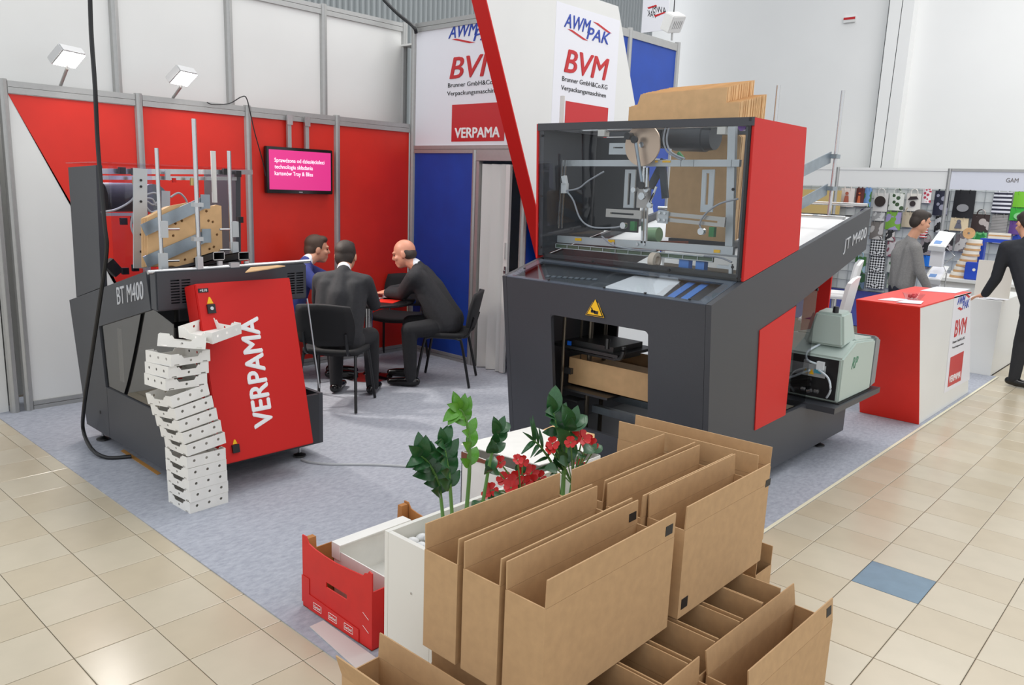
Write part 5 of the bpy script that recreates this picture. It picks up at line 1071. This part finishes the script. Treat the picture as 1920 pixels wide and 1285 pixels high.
bw_ = struct('wall_bag_display', (0, 15.6, 0)); GRD = mat('white_grid_wall', srgb(200, 204, 202), .6)
MB().box((-4.5, 15.62, 0), (4.5, 15.68, 2.45)).build('display_board', GRD, bw_)
wm = mat('grid_wire', srgb(170, 176, 176), .4, .3)
mb = MB()
for k in range(46): mb.tube([(-4.5+k*.2, 15.60, .02), (-4.5+k*.2, 15.60, 2.4)], .006, 4)
for k in range(13): mb.tube([(-4.5, 15.60, .02+k*.195), (4.5, 15.60, .02+k*.195)], .006, 4)
tag(mb.build('wire_grid', wm, bw_), kind='stuff')
tag(MB().box((-4.5, 10.6, .001), (4.5, 15.6, .006)).build('blue_stand_carpet', mat('navy_stand_carpet', srgb(28, 38, 110), .95)), 'navy blue carpet on the floor of the bag stand', 'carpet')
tag(MB().box((pY(1500, 370, 15.3).x, 15.3, .006), (pY(1574, 370, 15.3).x, 15.4, 2.1)).build('yellow_display_board', mat('pale_wood_yellow', srgb(214, 186, 120), .6)), 'tall pale yellow board beside the hanging bags', 'board')
# ---- bags
def pat(name, a, b, kind, scale):
    m = bpy.data.materials.new(name); m.use_nodes = True; nt = m.node_tree; p = nt.nodes['Principled BSDF']; p.inputs['Roughness'].default_value = .6
    t = nt.nodes.new('ShaderNodeTexCoord'); r = nt.nodes.new('ShaderNodeValToRGB'); r.color_ramp.interpolation = 'CONSTANT'; r.color_ramp.elements[0].color = (*srgb(*a), 1); r.color_ramp.elements[1].color = (*srgb(*b), 1); r.color_ramp.elements[1].position = .5
    mp = nt.nodes.new('ShaderNodeMapping'); nt.links.new(t.outputs['Object'], mp.inputs[0])
    if kind == 'stripe': n = nt.nodes.new('ShaderNodeTexWave'); n.bands_direction = 'Z'; n.inputs['Scale'].default_value = scale
    elif kind == 'diamond': n = nt.nodes.new('ShaderNodeTexChecker'); n.inputs['Scale'].default_value = scale; mp.inputs['Rotation'].default_value = (0, math.pi/4, 0)
    elif kind == 'blob':
        n = nt.nodes.new('ShaderNodeTexVoronoi'); n.inputs['Scale'].default_value = scale; r.color_ramp.elements[1].position = .38; r.color_ramp.elements[0].color = (*srgb(*b), 1); r.color_ramp.elements[1].color = (*srgb(*a), 1)
    else: n = nt.nodes.new('ShaderNodeTexNoise'); n.inputs['Scale'].default_value = scale
    nt.links.new(mp.outputs[0], n.inputs[0]); nt.links.new(n.outputs[1 if kind in ('diamond',) else 0], r.inputs[0]); nt.links.new(r.outputs[0], p.inputs['Base Color']); return m
def plain(c, nm): return mat('bag_'+nm, srgb(*c), .6)
GAMBAG = [
 ((1575, 353, 1603, 388), plain((222, 212, 204), 'cream_white'), 'cream tote bag with a small printed figure', 'fig', (176, 96, 74)),
 ((1604, 353, 1621, 388), plain((92, 34, 30), 'maroon'), 'maroon tote bag with an orange print', 'fig', (208, 104, 60)),
 ((1620, 353, 1634, 388), pat('bag_sky_green', (110, 150, 200), (70, 120, 60), 'noise', 4), 'blue tote bag with a green tree print in the top row', None, None),
 ((1637, 362, 1666, 397), plain((206, 204, 198), 'off_white'), 'off-white tote bag with a round dark picture', 'round', (44, 34, 28)),
 ((1666, 362, 1696, 395), pat('bag_green_cars', (222, 224, 214), (58, 84, 52), 'blob', 9), 'white tote bag printed with small green shapes', None, None),
 ((1698, 363, 1728, 396), plain((226, 222, 212), 'ivory'), 'ivory tote bag with a dark hat-shaped print', 'hat', (50, 40, 40)),
 ((1729, 354, 1747, 381), pat('bag_numbers', (234, 228, 226), (190, 60, 80), 'blob', 14), 'white tote bag printed with red figures', None, None),
 ((1750, 358, 1779, 404), pat('bag_navy_print', (30, 32, 52), (150, 150, 165), 'blob', 7), 'navy tote bag with pale round prints next to the stand post', None, None),
 ((1786, 357, 1829, 408), plain((22, 22, 26), 'black'), 'large black tote bag with a grey dome print', 'dome', (150, 150, 150)),
 ((1860, 360, 1898, 401), pat('bag_stripes', (42, 42, 60), (232, 232, 236), 'stripe', 4.2), 'navy and white striped tote bag', None, None),
 ((1899, 360, 1935, 389), plain((126, 202, 50), 'lime'), 'lime green bag at the end of the top row', None, None),
 ((1892, 390, 1935, 414), plain((60, 180, 60), 'bright_green'), 'bright green bag below the lime green one', 'dome', (150, 220, 150)),
 ((1634, 398, 1660, 414), pat('bag_silver', (150, 150, 148), (196, 196, 192), 'noise', 6), 'small silver-grey bag below the round-picture bag', None, None),
 ((1631, 416, 1657, 449), pat('bag_grey_leaf', (118, 112, 106), (186, 182, 176), 'noise', 4), 'grey-brown bag with pale leaf prints', None, None),
 ((1660, 398, 1690, 431), pat('bag_meadow', (120, 170, 60), (160, 150, 190), 'noise', 3.5), 'green meadow-photo bag in the second row', None, None),
 ((1691, 398, 1712, 426), plain((190, 176, 150), 'beige'), 'beige bag partly behind the grey-sweater man', None, None),
 ((1752, 406, 1771, 436), pat('bag_black_text', (20, 20, 22), (190, 190, 190), 'noise', 9), 'black bag with white lettering below the navy one', None, None),
 ((1780, 409, 1817, 433), plain((228, 208, 170), 'canvas'), 'cream canvas bag with a small dark print', 'fig', (110, 110, 120)),
 ((1820, 402, 1856, 434), pat('bag_brown_tags', (58, 44, 40), (190, 180, 172), 'blob', 6), 'dark brown bag with rows of pale ovals', None, None),
 ((1857, 403, 1890, 438), pat('bag_newsprint', (176, 172, 166), (128, 126, 122), 'stripe', 11), 'grey newsprint bag below the striped one', None, None),
 ((1891, 415, 1918, 440), plain((104, 70, 140), 'purple'), 'purple bag below the bright green one', None, None),
 ((1631, 451, 1661, 480), pat('bag_diamond', (34, 34, 34), (226, 226, 222), 'diamond', 26), 'black and white diamond-pattern bag, uppermost of its three', None, None),
 ((1630, 481, 1660, 511), None, 'black and white diamond-pattern bag, middle of its three', None, None),
 ((1624, 512, 1660, 541), None, 'black and white diamond-pattern bag, lowest of its three', None, None),
 ((1602, 481, 1624, 511), pat('bag_tree', (150, 180, 190), (60, 110, 50), 'noise', 3), 'bag with a green tree photo beside the middle diamond bag', None, None),
 ((1596, 513, 1622, 541), pat('bag_tree2', (90, 110, 130), (40, 80, 44), 'noise', 3), 'darker bag with a tree photo beside the lowest diamond bag', None, None),
 ((1660, 434, 1678, 451), pat('bag_bw_noise', (40, 40, 40), (200, 196, 190), 'noise', 8), 'small dark patterned bag under the meadow-photo bag', None, None),
 ((1724, 424, 1740, 446), pat('bag_redstripe', (196, 40, 40), (230, 226, 226), 'stripe', 6), 'red and white bag behind the grey-sweater man’s face', None, None),
 ((1724, 448, 1751, 478), pat('bag_darkmix', (34, 32, 34), (150, 140, 140), 'noise', 7), 'dark patterned bag beside the grey-sweater man', None, None),
 ((1822, 436, 1850, 468), pat('bag_green_lines', (36, 140, 66), (120, 200, 130), 'noise', 6), 'green bag with pale lines behind the wooden rolls', None, None),
 ((1853, 440, 1884, 456), pat('bag_bw2', (44, 44, 48), (214, 212, 210), 'noise', 9), 'black and white bag below the newsprint one', None, None),
 ((1896, 441, 1935, 462), pat('bag_blue_print', (40, 70, 170), (220, 180, 170), 'noise', 3), 'blue bag with a pale print below the purple one', None, None),
 ((1756, 440, 1788, 470), pat('bag_dark_dots', (40, 36, 40), (170, 160, 160), 'blob', 8), 'dark dotted bag under the black lettered one', None, None),
 ((1790, 440, 1820, 472), pat('bag_pale_lines', (200, 196, 190), (120, 110, 110), 'noise', 7), 'pale grey patterned bag below the cream canvas one', None, None),
 ((1662, 453, 1682, 481), pat('bag_flower', (206, 200, 196), (150, 90, 100), 'noise', 6), 'pale flowered bag beside the uppermost diamond bag', None, None),
 ((1663, 483, 1683, 511), pat('bag_leafy', (206, 210, 200), (70, 110, 70), 'blob', 8), 'pale bag with green leaf shapes beside the middle diamond bag', None, None),
 ((1663, 513, 1683, 541), pat('bag_leafy2', (190, 200, 180), (50, 100, 60), 'noise', 7), 'green and white bag beside the lowest diamond bag', None, None),
 ((1604, 400, 1629, 440), pat('bag_teal_mix', (90, 130, 130), (60, 50, 90), 'noise', 4), 'teal and violet bag behind the feed arm of the large machine', None, None),
 ((1728, 480, 1757, 500), plain((24, 120, 220), 'azure'), 'bright azure bag lying low beside the leaflet rack', None, None),
]
YBg = 15.577; dmat = None
for (x0, y0, x1, y1), m_, lab, deco, dc in GAMBAG:
    if m_ is None: m_ = dmat
    if 'diamond' in lab: dmat = m_
    a, b_ = pY((x0+x1)/2-(x1-x0)*.47, (y0+y1)/2, YBg), pY((x0+x1)/2+(x1-x0)*.47, (y0+y1)/2, YBg); zt__, zb__ = pY((x0+x1)/2, y0, YBg).z, pY((x0+x1)/2, y1, YBg).z
    zb__ = max(.03, zb__); zt__ = min(zt__, 2.35); w_ = b_.x-a.x; cx = (a.x+b_.x)/2; h_ = zt__-zb__
    r = thing('tote_bag', lab, 'bag', (cx, YBg, zb__), 0, None, world=False)
    mb = MB(); nx = 4; t = .035
    vs = []; 
    for zi in range(4):
        for xi in range(5):
            u = xi/4*2-1; v = zi/3; bulge = t*(1-u*u)*(1-.6*v); vs.append((u*w_/2*(1-.04*v), -bulge-.012, v*h_))
    k0 = len(vs); vs += [(x, .012, z) for x, y, z in vs]
    fs = [(zi*5+xi, zi*5+xi+1, (zi+1)*5+xi+1, (zi+1)*5+xi) for zi in range(3) for xi in range(4)]
    fs += [tuple(k0+i for i in reversed(f)) for f in fs]
    bd = list(range(0, 5))+[9, 14, 19]+[18, 17, 16, 15]+[10, 5]
    fs += [(bd[i], bd[(i+1) % len(bd)], bd[(i+1) % len(bd)]+k0, bd[i]+k0)[::-1] for i in range(len(bd))]
    o = mb.add(vs, fs).build('bag_body', m_, r, smooth=True)
    for yy in (-.022,):
        MB().tube(smoothpts([(-w_*.22, yy, h_-.05), (-w_*.20, yy, h_+.05), (0, yy, h_+.09), (w_*.20, yy, h_+.05), (w_*.22, yy, h_-.05)], 4), .012, 6).build('bag_handle', m_, r, smooth=True)
    if deco:
        dm = mat('bag_print_%d_%d_%d' % dc, srgb(*dc), .6); mb = MB(); yy = -.052
        if deco == 'round': mb.disc((0, yy, h_*.55), (0, -1, 0), w_*.38, .006, 20)
        elif deco == 'fig': mb.disc((0, yy, h_*.72), (0, -1, 0), w_*.12, .006, 12); mb.prism([(-w_*.2, yy, h_*.2), (w_*.2, yy, h_*.2), (w_*.12, yy, h_*.6), (-w_*.12, yy, h_*.6)], (0, -.006, 0))
        elif deco == 'hat': mb.disc((0, yy, h_*.42), (0, -1, 0), w_*.2, .006, 14); mb.prism([(-w_*.36, yy, h_*.62), (w_*.36, yy, h_*.68), (w_*.2, yy, h_*.85), (-w_*.2, yy, h_*.82)], (0, -.006, 0))
        else: mb.lathe([(w_*.28, 0), (w_*.28, .006)], (0, yy, h_*.35), 16, Matrix.Rotation(math.pi/2, 3, 'X') @ Matrix.Diagonal((1, .7, 1)))
        mb.build('bag_print', dm, r)
# ================================================================== DISPLAY TABLE OF THE NEXT STAND
YD = 10.15
dt = thing('display_table', 'white display table with wooden rolls and blue cases beyond the counters', 'table', (1.5, YD+.3, 0))
zT = pY(1790, 540, YD).z; a = pY(1763, 530, YD); 
zT = pY(1810, 522, YD).z-.01
MB().box((a.x-.1, YD-.15, zT-.04), (a.x+1.9, YD+.7, zT)).build('table_top', WHITE, dt); MB().box((a.x-.05, YD-.1, .006), (a.x+1.85, YD+.65, zT-.04)).build('table_body', WHITE, dt)
WD = mat('pale_wood_edge', srgb(204, 160, 112), .6, grain=(30, .1)); WR = mat('white_roll_face', srgb(232, 226, 214), .5)
zz = zT; 
for k, (px, w_) in enumerate(((1792, 34), (1795, 30), (1799, 30), (1803, 28), (1806, 28), (1808, 26), (1810, 26))):
    cx = pY(px+8, 500, YD+.1); rr = w_/2/ (FPX/ (proj((cx.x, YD+.1, 1))[2]))*1.05; h_ = .075 if k else .08
    r = thing('wooden_spool', 'flat wooden spool, number %s from the bottom of the spool tower' % ['one', 'two', 'three', 'four', 'five', 'six', 'seven'][k], 'spool', (cx.x, YD+.18, zz+.001))
    MB().lathe([(rr, .0), (rr, h_*.35)], (cx.x, YD+.18, zz+.001), 20).build('wood_disc', WD, r, smooth=True); MB().lathe([(rr*.92, h_*.36), (rr*.92, h_-.002)], (cx.x, YD+.18, zz+.001), 20).build('white_band', WR, r, smooth=True); zz += h_
cx = pY(1817, 436, YD+.18); o = MB().lathe([(.018, -.02), (.075, -.02), (.075, .02), (.018, .02)], (0, 0, 0), 24, Matrix.Rotation(math.pi/2, 3, 'X') @ Matrix.Rotation(.3, 3, 'Y')).build('wooden_ring', WD, smooth=True); o.location = (cx.x, YD+.18, zz+.08); tag(o, 'round wooden disc standing on top of the spool tower', 'spool'); 
cut(o, MB().disc((0, -.06, 0), (0, 1, 0), .016, .12, 16))
BC_ = mat('blue_case', srgb(34, 72, 184), .4)
a, b_ = pY(1806, 522, YD-.05), pY(1846, 494, YD-.05); bc = thing('blue_case', 'blue plastic case lying in front of the spool tower', 'case', ((a.x+b_.x)/2, YD, zT)); MB().box((a.x, YD-.05, zT+.001), (b_.x, YD+.06, b_.z)).build('case_shell', BC_, bc, bevel=.01); MB().disc(((a.x+b_.x)/2, YD-.05, (zT+b_.z)/2+.02), (0, -1, 0), .02, .004, 12).build('case_latch', WR, bc)
a, b_ = pY(1832, 500, YD+.35), pY(1895, 457, YD+.35); br_ = thing('portal_frame', 'blue metal portal frame with a grey device inside on the display table', 'frame', ((a.x+b_.x)/2, YD+.35, zT))
MB().box((a.x, YD+.3, zT+.001), (a.x+.06, YD+.42, b_.z)).build('frame_leg', BC_, br_); MB().box((b_.x-.06, YD+.3, zT+.001), (b_.x, YD+.42, b_.z)).build('frame_leg', BC_, br_); MB().box((a.x, YD+.3, b_.z), (b_.x, YD+.42, b_.z+.05)).build('frame_beam', BC_, br_); MB().lathe([(.06, 0), (.075, .1), (.05, .12), (.05, .2)], (a.x+.2, YD+.36, zT+.001), 16).build('grey_device', mat('grey_device', srgb(96, 100, 104), .4), br_, smooth=True)
ws2 = MB().box((b_.x-.27, YD+.31, b_.z+.051), (b_.x-.02, YD+.41, b_.z+.13)).build('white_carton', WR); tag(ws2, 'small white and wood carton on top of the blue frame', 'box')
MB().box((b_.x-.271, YD+.309, b_.z+.085), (b_.x-.019, YD+.411, b_.z+.105)).build('wood_band', WD, ws2)
# zig-zag leaflet rack
rk = thing('leaflet_rack', 'folding rack with two slanted trays of leaflets', 'rack', (pY(1760, 530, 9.1).x, 9.1, 0)); YR = 9.1
for k, (P, Q) in enumerate((((1741, 462), (1790, 440)), ((1732, 524), (1778, 503)))):
    bl = pY(P[0], P[1], YR); br = pY(P[0]+32, P[1]+3, YR); top = pY(Q[0]-28, Q[1]-6, YR+.25); tr2 = pY(Q[0]+2, Q[1]-2, YR+.25)
    tr_m = MB().slab([bl, br, tr2, top], .01).build('leaflet_tray', WHITE, rk); MB().slab([bl+Vector((0, -.01, -.05)), br+Vector((0, -.01, -.05)), br+Vector((0, -.01, .005)), bl+Vector((0, -.01, .005))], .008).build('tray_lip', mat('pale_grey_lip', srgb(200, 202, 206), .4), tr_m)
    sh_ = MB().slab([bl.lerp(top, .05)+(br-bl)*.1, br.lerp(tr2, .05)-(br-bl)*.1, tr2.lerp(br, .1)-(br-bl)*.1, top.lerp(bl, .1)+(br-bl)*.1], .014).build('leaflet_stack', WPRINT, tr_m)
    MB().slab([bl.lerp(top, .15)+(br-bl)*.2, bl.lerp(top, .15)+(br-bl)*.6, bl.lerp(top, .35)+(br-bl)*.6, bl.lerp(top, .35)+(br-bl)*.2], .0165).build('printed_picture', mat('blue_print', srgb(110, 150, 205), .5), sh_)
    MB().box((bl.x+.03, YR+.02, bl.z-.25), (br.x-.02, YR+.1, bl.z-.05)).build('leaflet_pocket', mat('pocket_white', srgb(224, 224, 228), .4), tr_m)
p_ = [pY(*q, YR+.1) for q in ((1745, 470), (1752, 495), (1738, 510), (1745, 545))]; q_ = [pY(*q, YR+.15) for q in ((1775, 465), (1790, 480), (1768, 497), (1775, 512))]
for pts in (p_+[Vector((p_[-1].x, YR+.1, .01))], q_+[Vector((q_[-1].x, YR+.15, .01))]): MB().tube(pts, .009, 8).build('folding_strut', STEEL, rk)
MB().tube([Vector((p_[-1].x, YR+.1, .012)), Vector((q_[-1].x, YR+.15, .012))], .01, 8).build('foot_bar', STEEL, rk)
# ================================================================== PEOPLE ON THE AISLE SIDE
GREY = mat('grey_knit_sweater', srgb(128, 126, 124), .9, grain=(60, .1), bump=(220, .15)); NAVYT = mat('dark_navy_jeans', srgb(36, 38, 52), .85)
rv = Vector((.743, .669, 0)); lv = Vector((-rv.y, rv.x, 0)); YM = 8.6
pp = lambda x, y: pY(x, y, YM)
pel = pp(1688, 540); pel.z = .90; N = pp(1708, 448); hd = pp(1726, 416); hips = {s: pel+lv*sg*.09-Z3*.04 for s, sg in (('L', 1), ('R', -1))}
chs = pp(1690, 478)
J = dict(pel=pel, neck=N, chest=chs, head=hd, face=(rv.x, rv.y, -.28), Rz=RZ(rv.x, rv.y), z0=0, curl=.8)
for s, sg in (('L', 1), ('R', -1)):
    J['sh'+s] = N+lv*sg*.19-Z3*.10-rv*.02; J['el'+s] = J['sh'+s]+rv*.07-Z3*.29+lv*sg*.05; J['wr'+s] = J['el'+s]+rv*.14-Z3*.22; J['hd'+s] = (rv.x*.3, rv.y*.3, -1); J['hn'+s] = tuple(-lv*sg)
    J['hip'+s] = hips[s]; J['kn'+s] = hips[s]+rv*.05-Z3*.40; J['an'+s] = Vector((hips[s].x+rv.x*.0, hips[s].y+rv.y*.0, .10)); J['ft'+s] = J['an'+s]+rv*.2
person('man in a grey sweater leaning over the leaflet rack', None, J, None, dict(base_st, top=GREY, topname='sweater', trousers=NAVYT, skirt=.0))
YS = 7.86
fv = Vector((-.45, .89, 0)); fl_ = Vector((-fv.y, fv.x, 0)); ps = lambda x, y: pY(x, y, YS)
ft = pZ(1895, 724); pel = Vector((ft.x+.16, ft.y+.02, .93)); N = ps(1925, 452)+Vector((0, .1, 0)); hd = N+Vector((-.06, .10, .17))
J = dict(pel=pel, neck=N, chest=pel.lerp(N, .62), head=hd, face=(-.6, .7, -.4), Rz=RZ(fv.x, fv.y), z0=0)
J['shL'] = N+fl_*.20-Z3*.08; J['elL'] = pY(1868, 522, YS+.05); J['wrL'] = pY(1846, 553, YS+.12); J['hdL'] = (-.8, .2, -.3)
J['shR'] = N-fl_*.20-Z3*.08; J['elR'] = J['shR']+fv*.05-Z3*.28; J['wrR'] = J['elR']+fv*.12-Z3*.2; J['hdR'] = (-.2, .4, -.9)
for s, sg in (('L', 1), ('R', -1)):
    J['hip'+s] = pel+fl_*sg*.09-Z3*.04; A = Vector((ft.x+.02, ft.y, .10)) if s == 'L' else Vector((ft.x+.26, ft.y+.18, .10)); J['an'+s] = A; J['kn'+s] = J['hip'+s].lerp(A, .5)+fv*.05; J['ft'+s] = A+Vector((.17, -.05, 0)) if s == 'L' else A+fv*.2
person('man in a dark suit reaching for leaflets on the white counter', None, J, None, dict(base_st, skirt=.22, top=mat('near_black_suit', srgb(30, 32, 38), .8, grain=(40, .1))))
# ================================================================== WHITE STOOLS BEHIND THE COUNTER
def stool(x, y, rz, label):
    r = thing('bar_stool', label, 'stool', (x, y, .006), rz, None, world=False); WS = mat('white_padded_shell', srgb(232, 230, 228), .4)
    mb = MB(); nx, ny = 7, 6
    vs = [((i/(nx-1)*2-1)*.20, -.18-.06*(j/(ny-1))+.05*(i/(nx-1)*2-1)**2, .80+.42*(j/(ny-1))-.05*(i/(nx-1)*2-1)**4*(j == ny-1)) for j in range(ny) for i in range(nx)]
    fs = [(j*nx+i, j*nx+i+1, (j+1)*nx+i+1, (j+1)*nx+i) for j in range(ny-1) for i in range(nx-1)]
    k = len(vs); vs2 = [(a, b-.035, c) for a, b, c in vs]; bd = list(range(nx))+[nx*(j+1)+nx-1 for j in range(ny-1)]+[nx*(ny-1)+i for i in range(nx-2, -1, -1)]+[nx*j for j in range(ny-2, 0, -1)]
    mb.add(vs+vs2, fs+[tuple(k+q for q in reversed(f)) for f in fs]+[(bd[i], bd[i]+k, bd[(i+1) % len(bd)]+k, bd[(i+1) % len(bd)]) for i in range(len(bd))]).build('padded_back', WS, r, smooth=True)
    MB().box((-.2, -.2, .76), (.2, .2, .83)).build('padded_seat', WS, r, bevel=.025); MB().tube([(0, 0, .03), (0, 0, .76)], .03, 14).build('pillar', STEEL, r); MB().lathe([(.20, 0), (.20, .012), (.05, .035)], (0, 0, 0), 24).build('base_disc', STEEL, r, smooth=True)
    MB().tube([(.16*math.cos(t), .16*math.sin(t), .32) for t in [q*math.pi/10 for q in range(21)]], .01, 6, False).build('foot_ring', STEEL, r)
a = pY(1577, 600, 5.5); stool(a.x-.16, 5.5, math.pi-1.35, 'white padded bar stool standing close to the red counter front')
a = pY(1586, 540, 7.6); stool(a.x-.12, 7.6, math.pi-1.2, 'white padded bar stool near the bag display')
# ================================================================== HIGH THINGS
a, b_ = pY(1208, -30, 9.0), pY(1251, 56, 9.0)
bn = thing('hanging_banner', 'white hanging banner with a blue logo seen from behind above the cabin', 'banner', (a.x, 9, b_.z)); MB().box((a.x, 9.0, b_.z), (b_.x, 9.01, a.z)).build('banner_cloth', WPRINT, bn)
for s, p0, p1, h_ in (('AWM', (1250, 26), (1222, 22), .09), ('PAK', (1229, 34), (1213, 30), .09)):
    q0, q1 = pY(*p0, 8.998), pY(*p1, 8.998); o = text(s, 'lettering', LBLUE, bn, q0, q1-q0, Z3, (q1-q0).length, h_, shear=.3); 
    for v in o.data.vertices: v.co.y = 8.998
for P in ([(1214, 14), (1230, 9), (1232, 11), (1216, 17)], [(1226, 29), (1246, 22), (1248, 24), (1229, 32)]): MB().prism([pY(*q, 8.998) for q in P], (0, -.001, 0)).build('red_slash', LRED, bn)
q0, q1 = pY(1252, 58, 8.998), pY(1230, 54, 8.998); text('AWM', 'lettering', LBLUE, bn, q0, q1-q0, Z3, .12, .06)
c = pX(1262, 42, -1.44); fl = thing('stand_spotlight', 'white slotted spotlight on top of the blue cabin wall', 'lamp', c); Mq = Matrix.Translation(c) @ Matrix.Rotation(.5, 4, 'Y') @ Matrix.Rotation(.2, 4, 'X')
lh = MB().box((-.07, -.12, -.1), (.07, .12, .1), Mq).build('housing', mat('pale_lamp_housing', srgb(214, 214, 212), .4), fl, bevel=.01)
lc = MB()
for k in range(5): lc.box((.03, -.08+k*.035, -.05), (.1, -.065+k*.035, .04), Mq)
cut(lh, lc)
MB().tube([c-Z3*.08, Vector((-1.44, c.y, 3.665))], .012, 8).build('arm', ALU, fl)
MB().tube([c+Z3*.1, c+Z3*.8], .006, 6).build('lamp_lead', BLACK, fl)
for k, (p0, p1) in enumerate((((1672, -30), (1631, 311)), ((1697, -30), (1652, 311)))):
    a, b_ = pY(*p0, YG+.01), pY(*p1, YG+.01); o = MB().tube([a, (b_.x, YG+.01, 2.501)], .006, 6).build('suspension_wire', DARK2); tag(o, 'thin dark wire holding up the white fascia of the bag stand', 'wire', 'wires holding the bag stand fascia')
c = pY(1590, 36, 17.1); sg = MB().box((c.x-.12, 17.15, c.z-.06), (c.x+.14, 17.19, c.z+.06)).build('wall_sign', WHITE); tag(sg, 'small red and white sign high on the hall wall', 'sign'); MB().box((c.x-.12, 17.145, c.z), (c.x+.14, 17.15, c.z+.05)).build('red_band', LRED, sg)
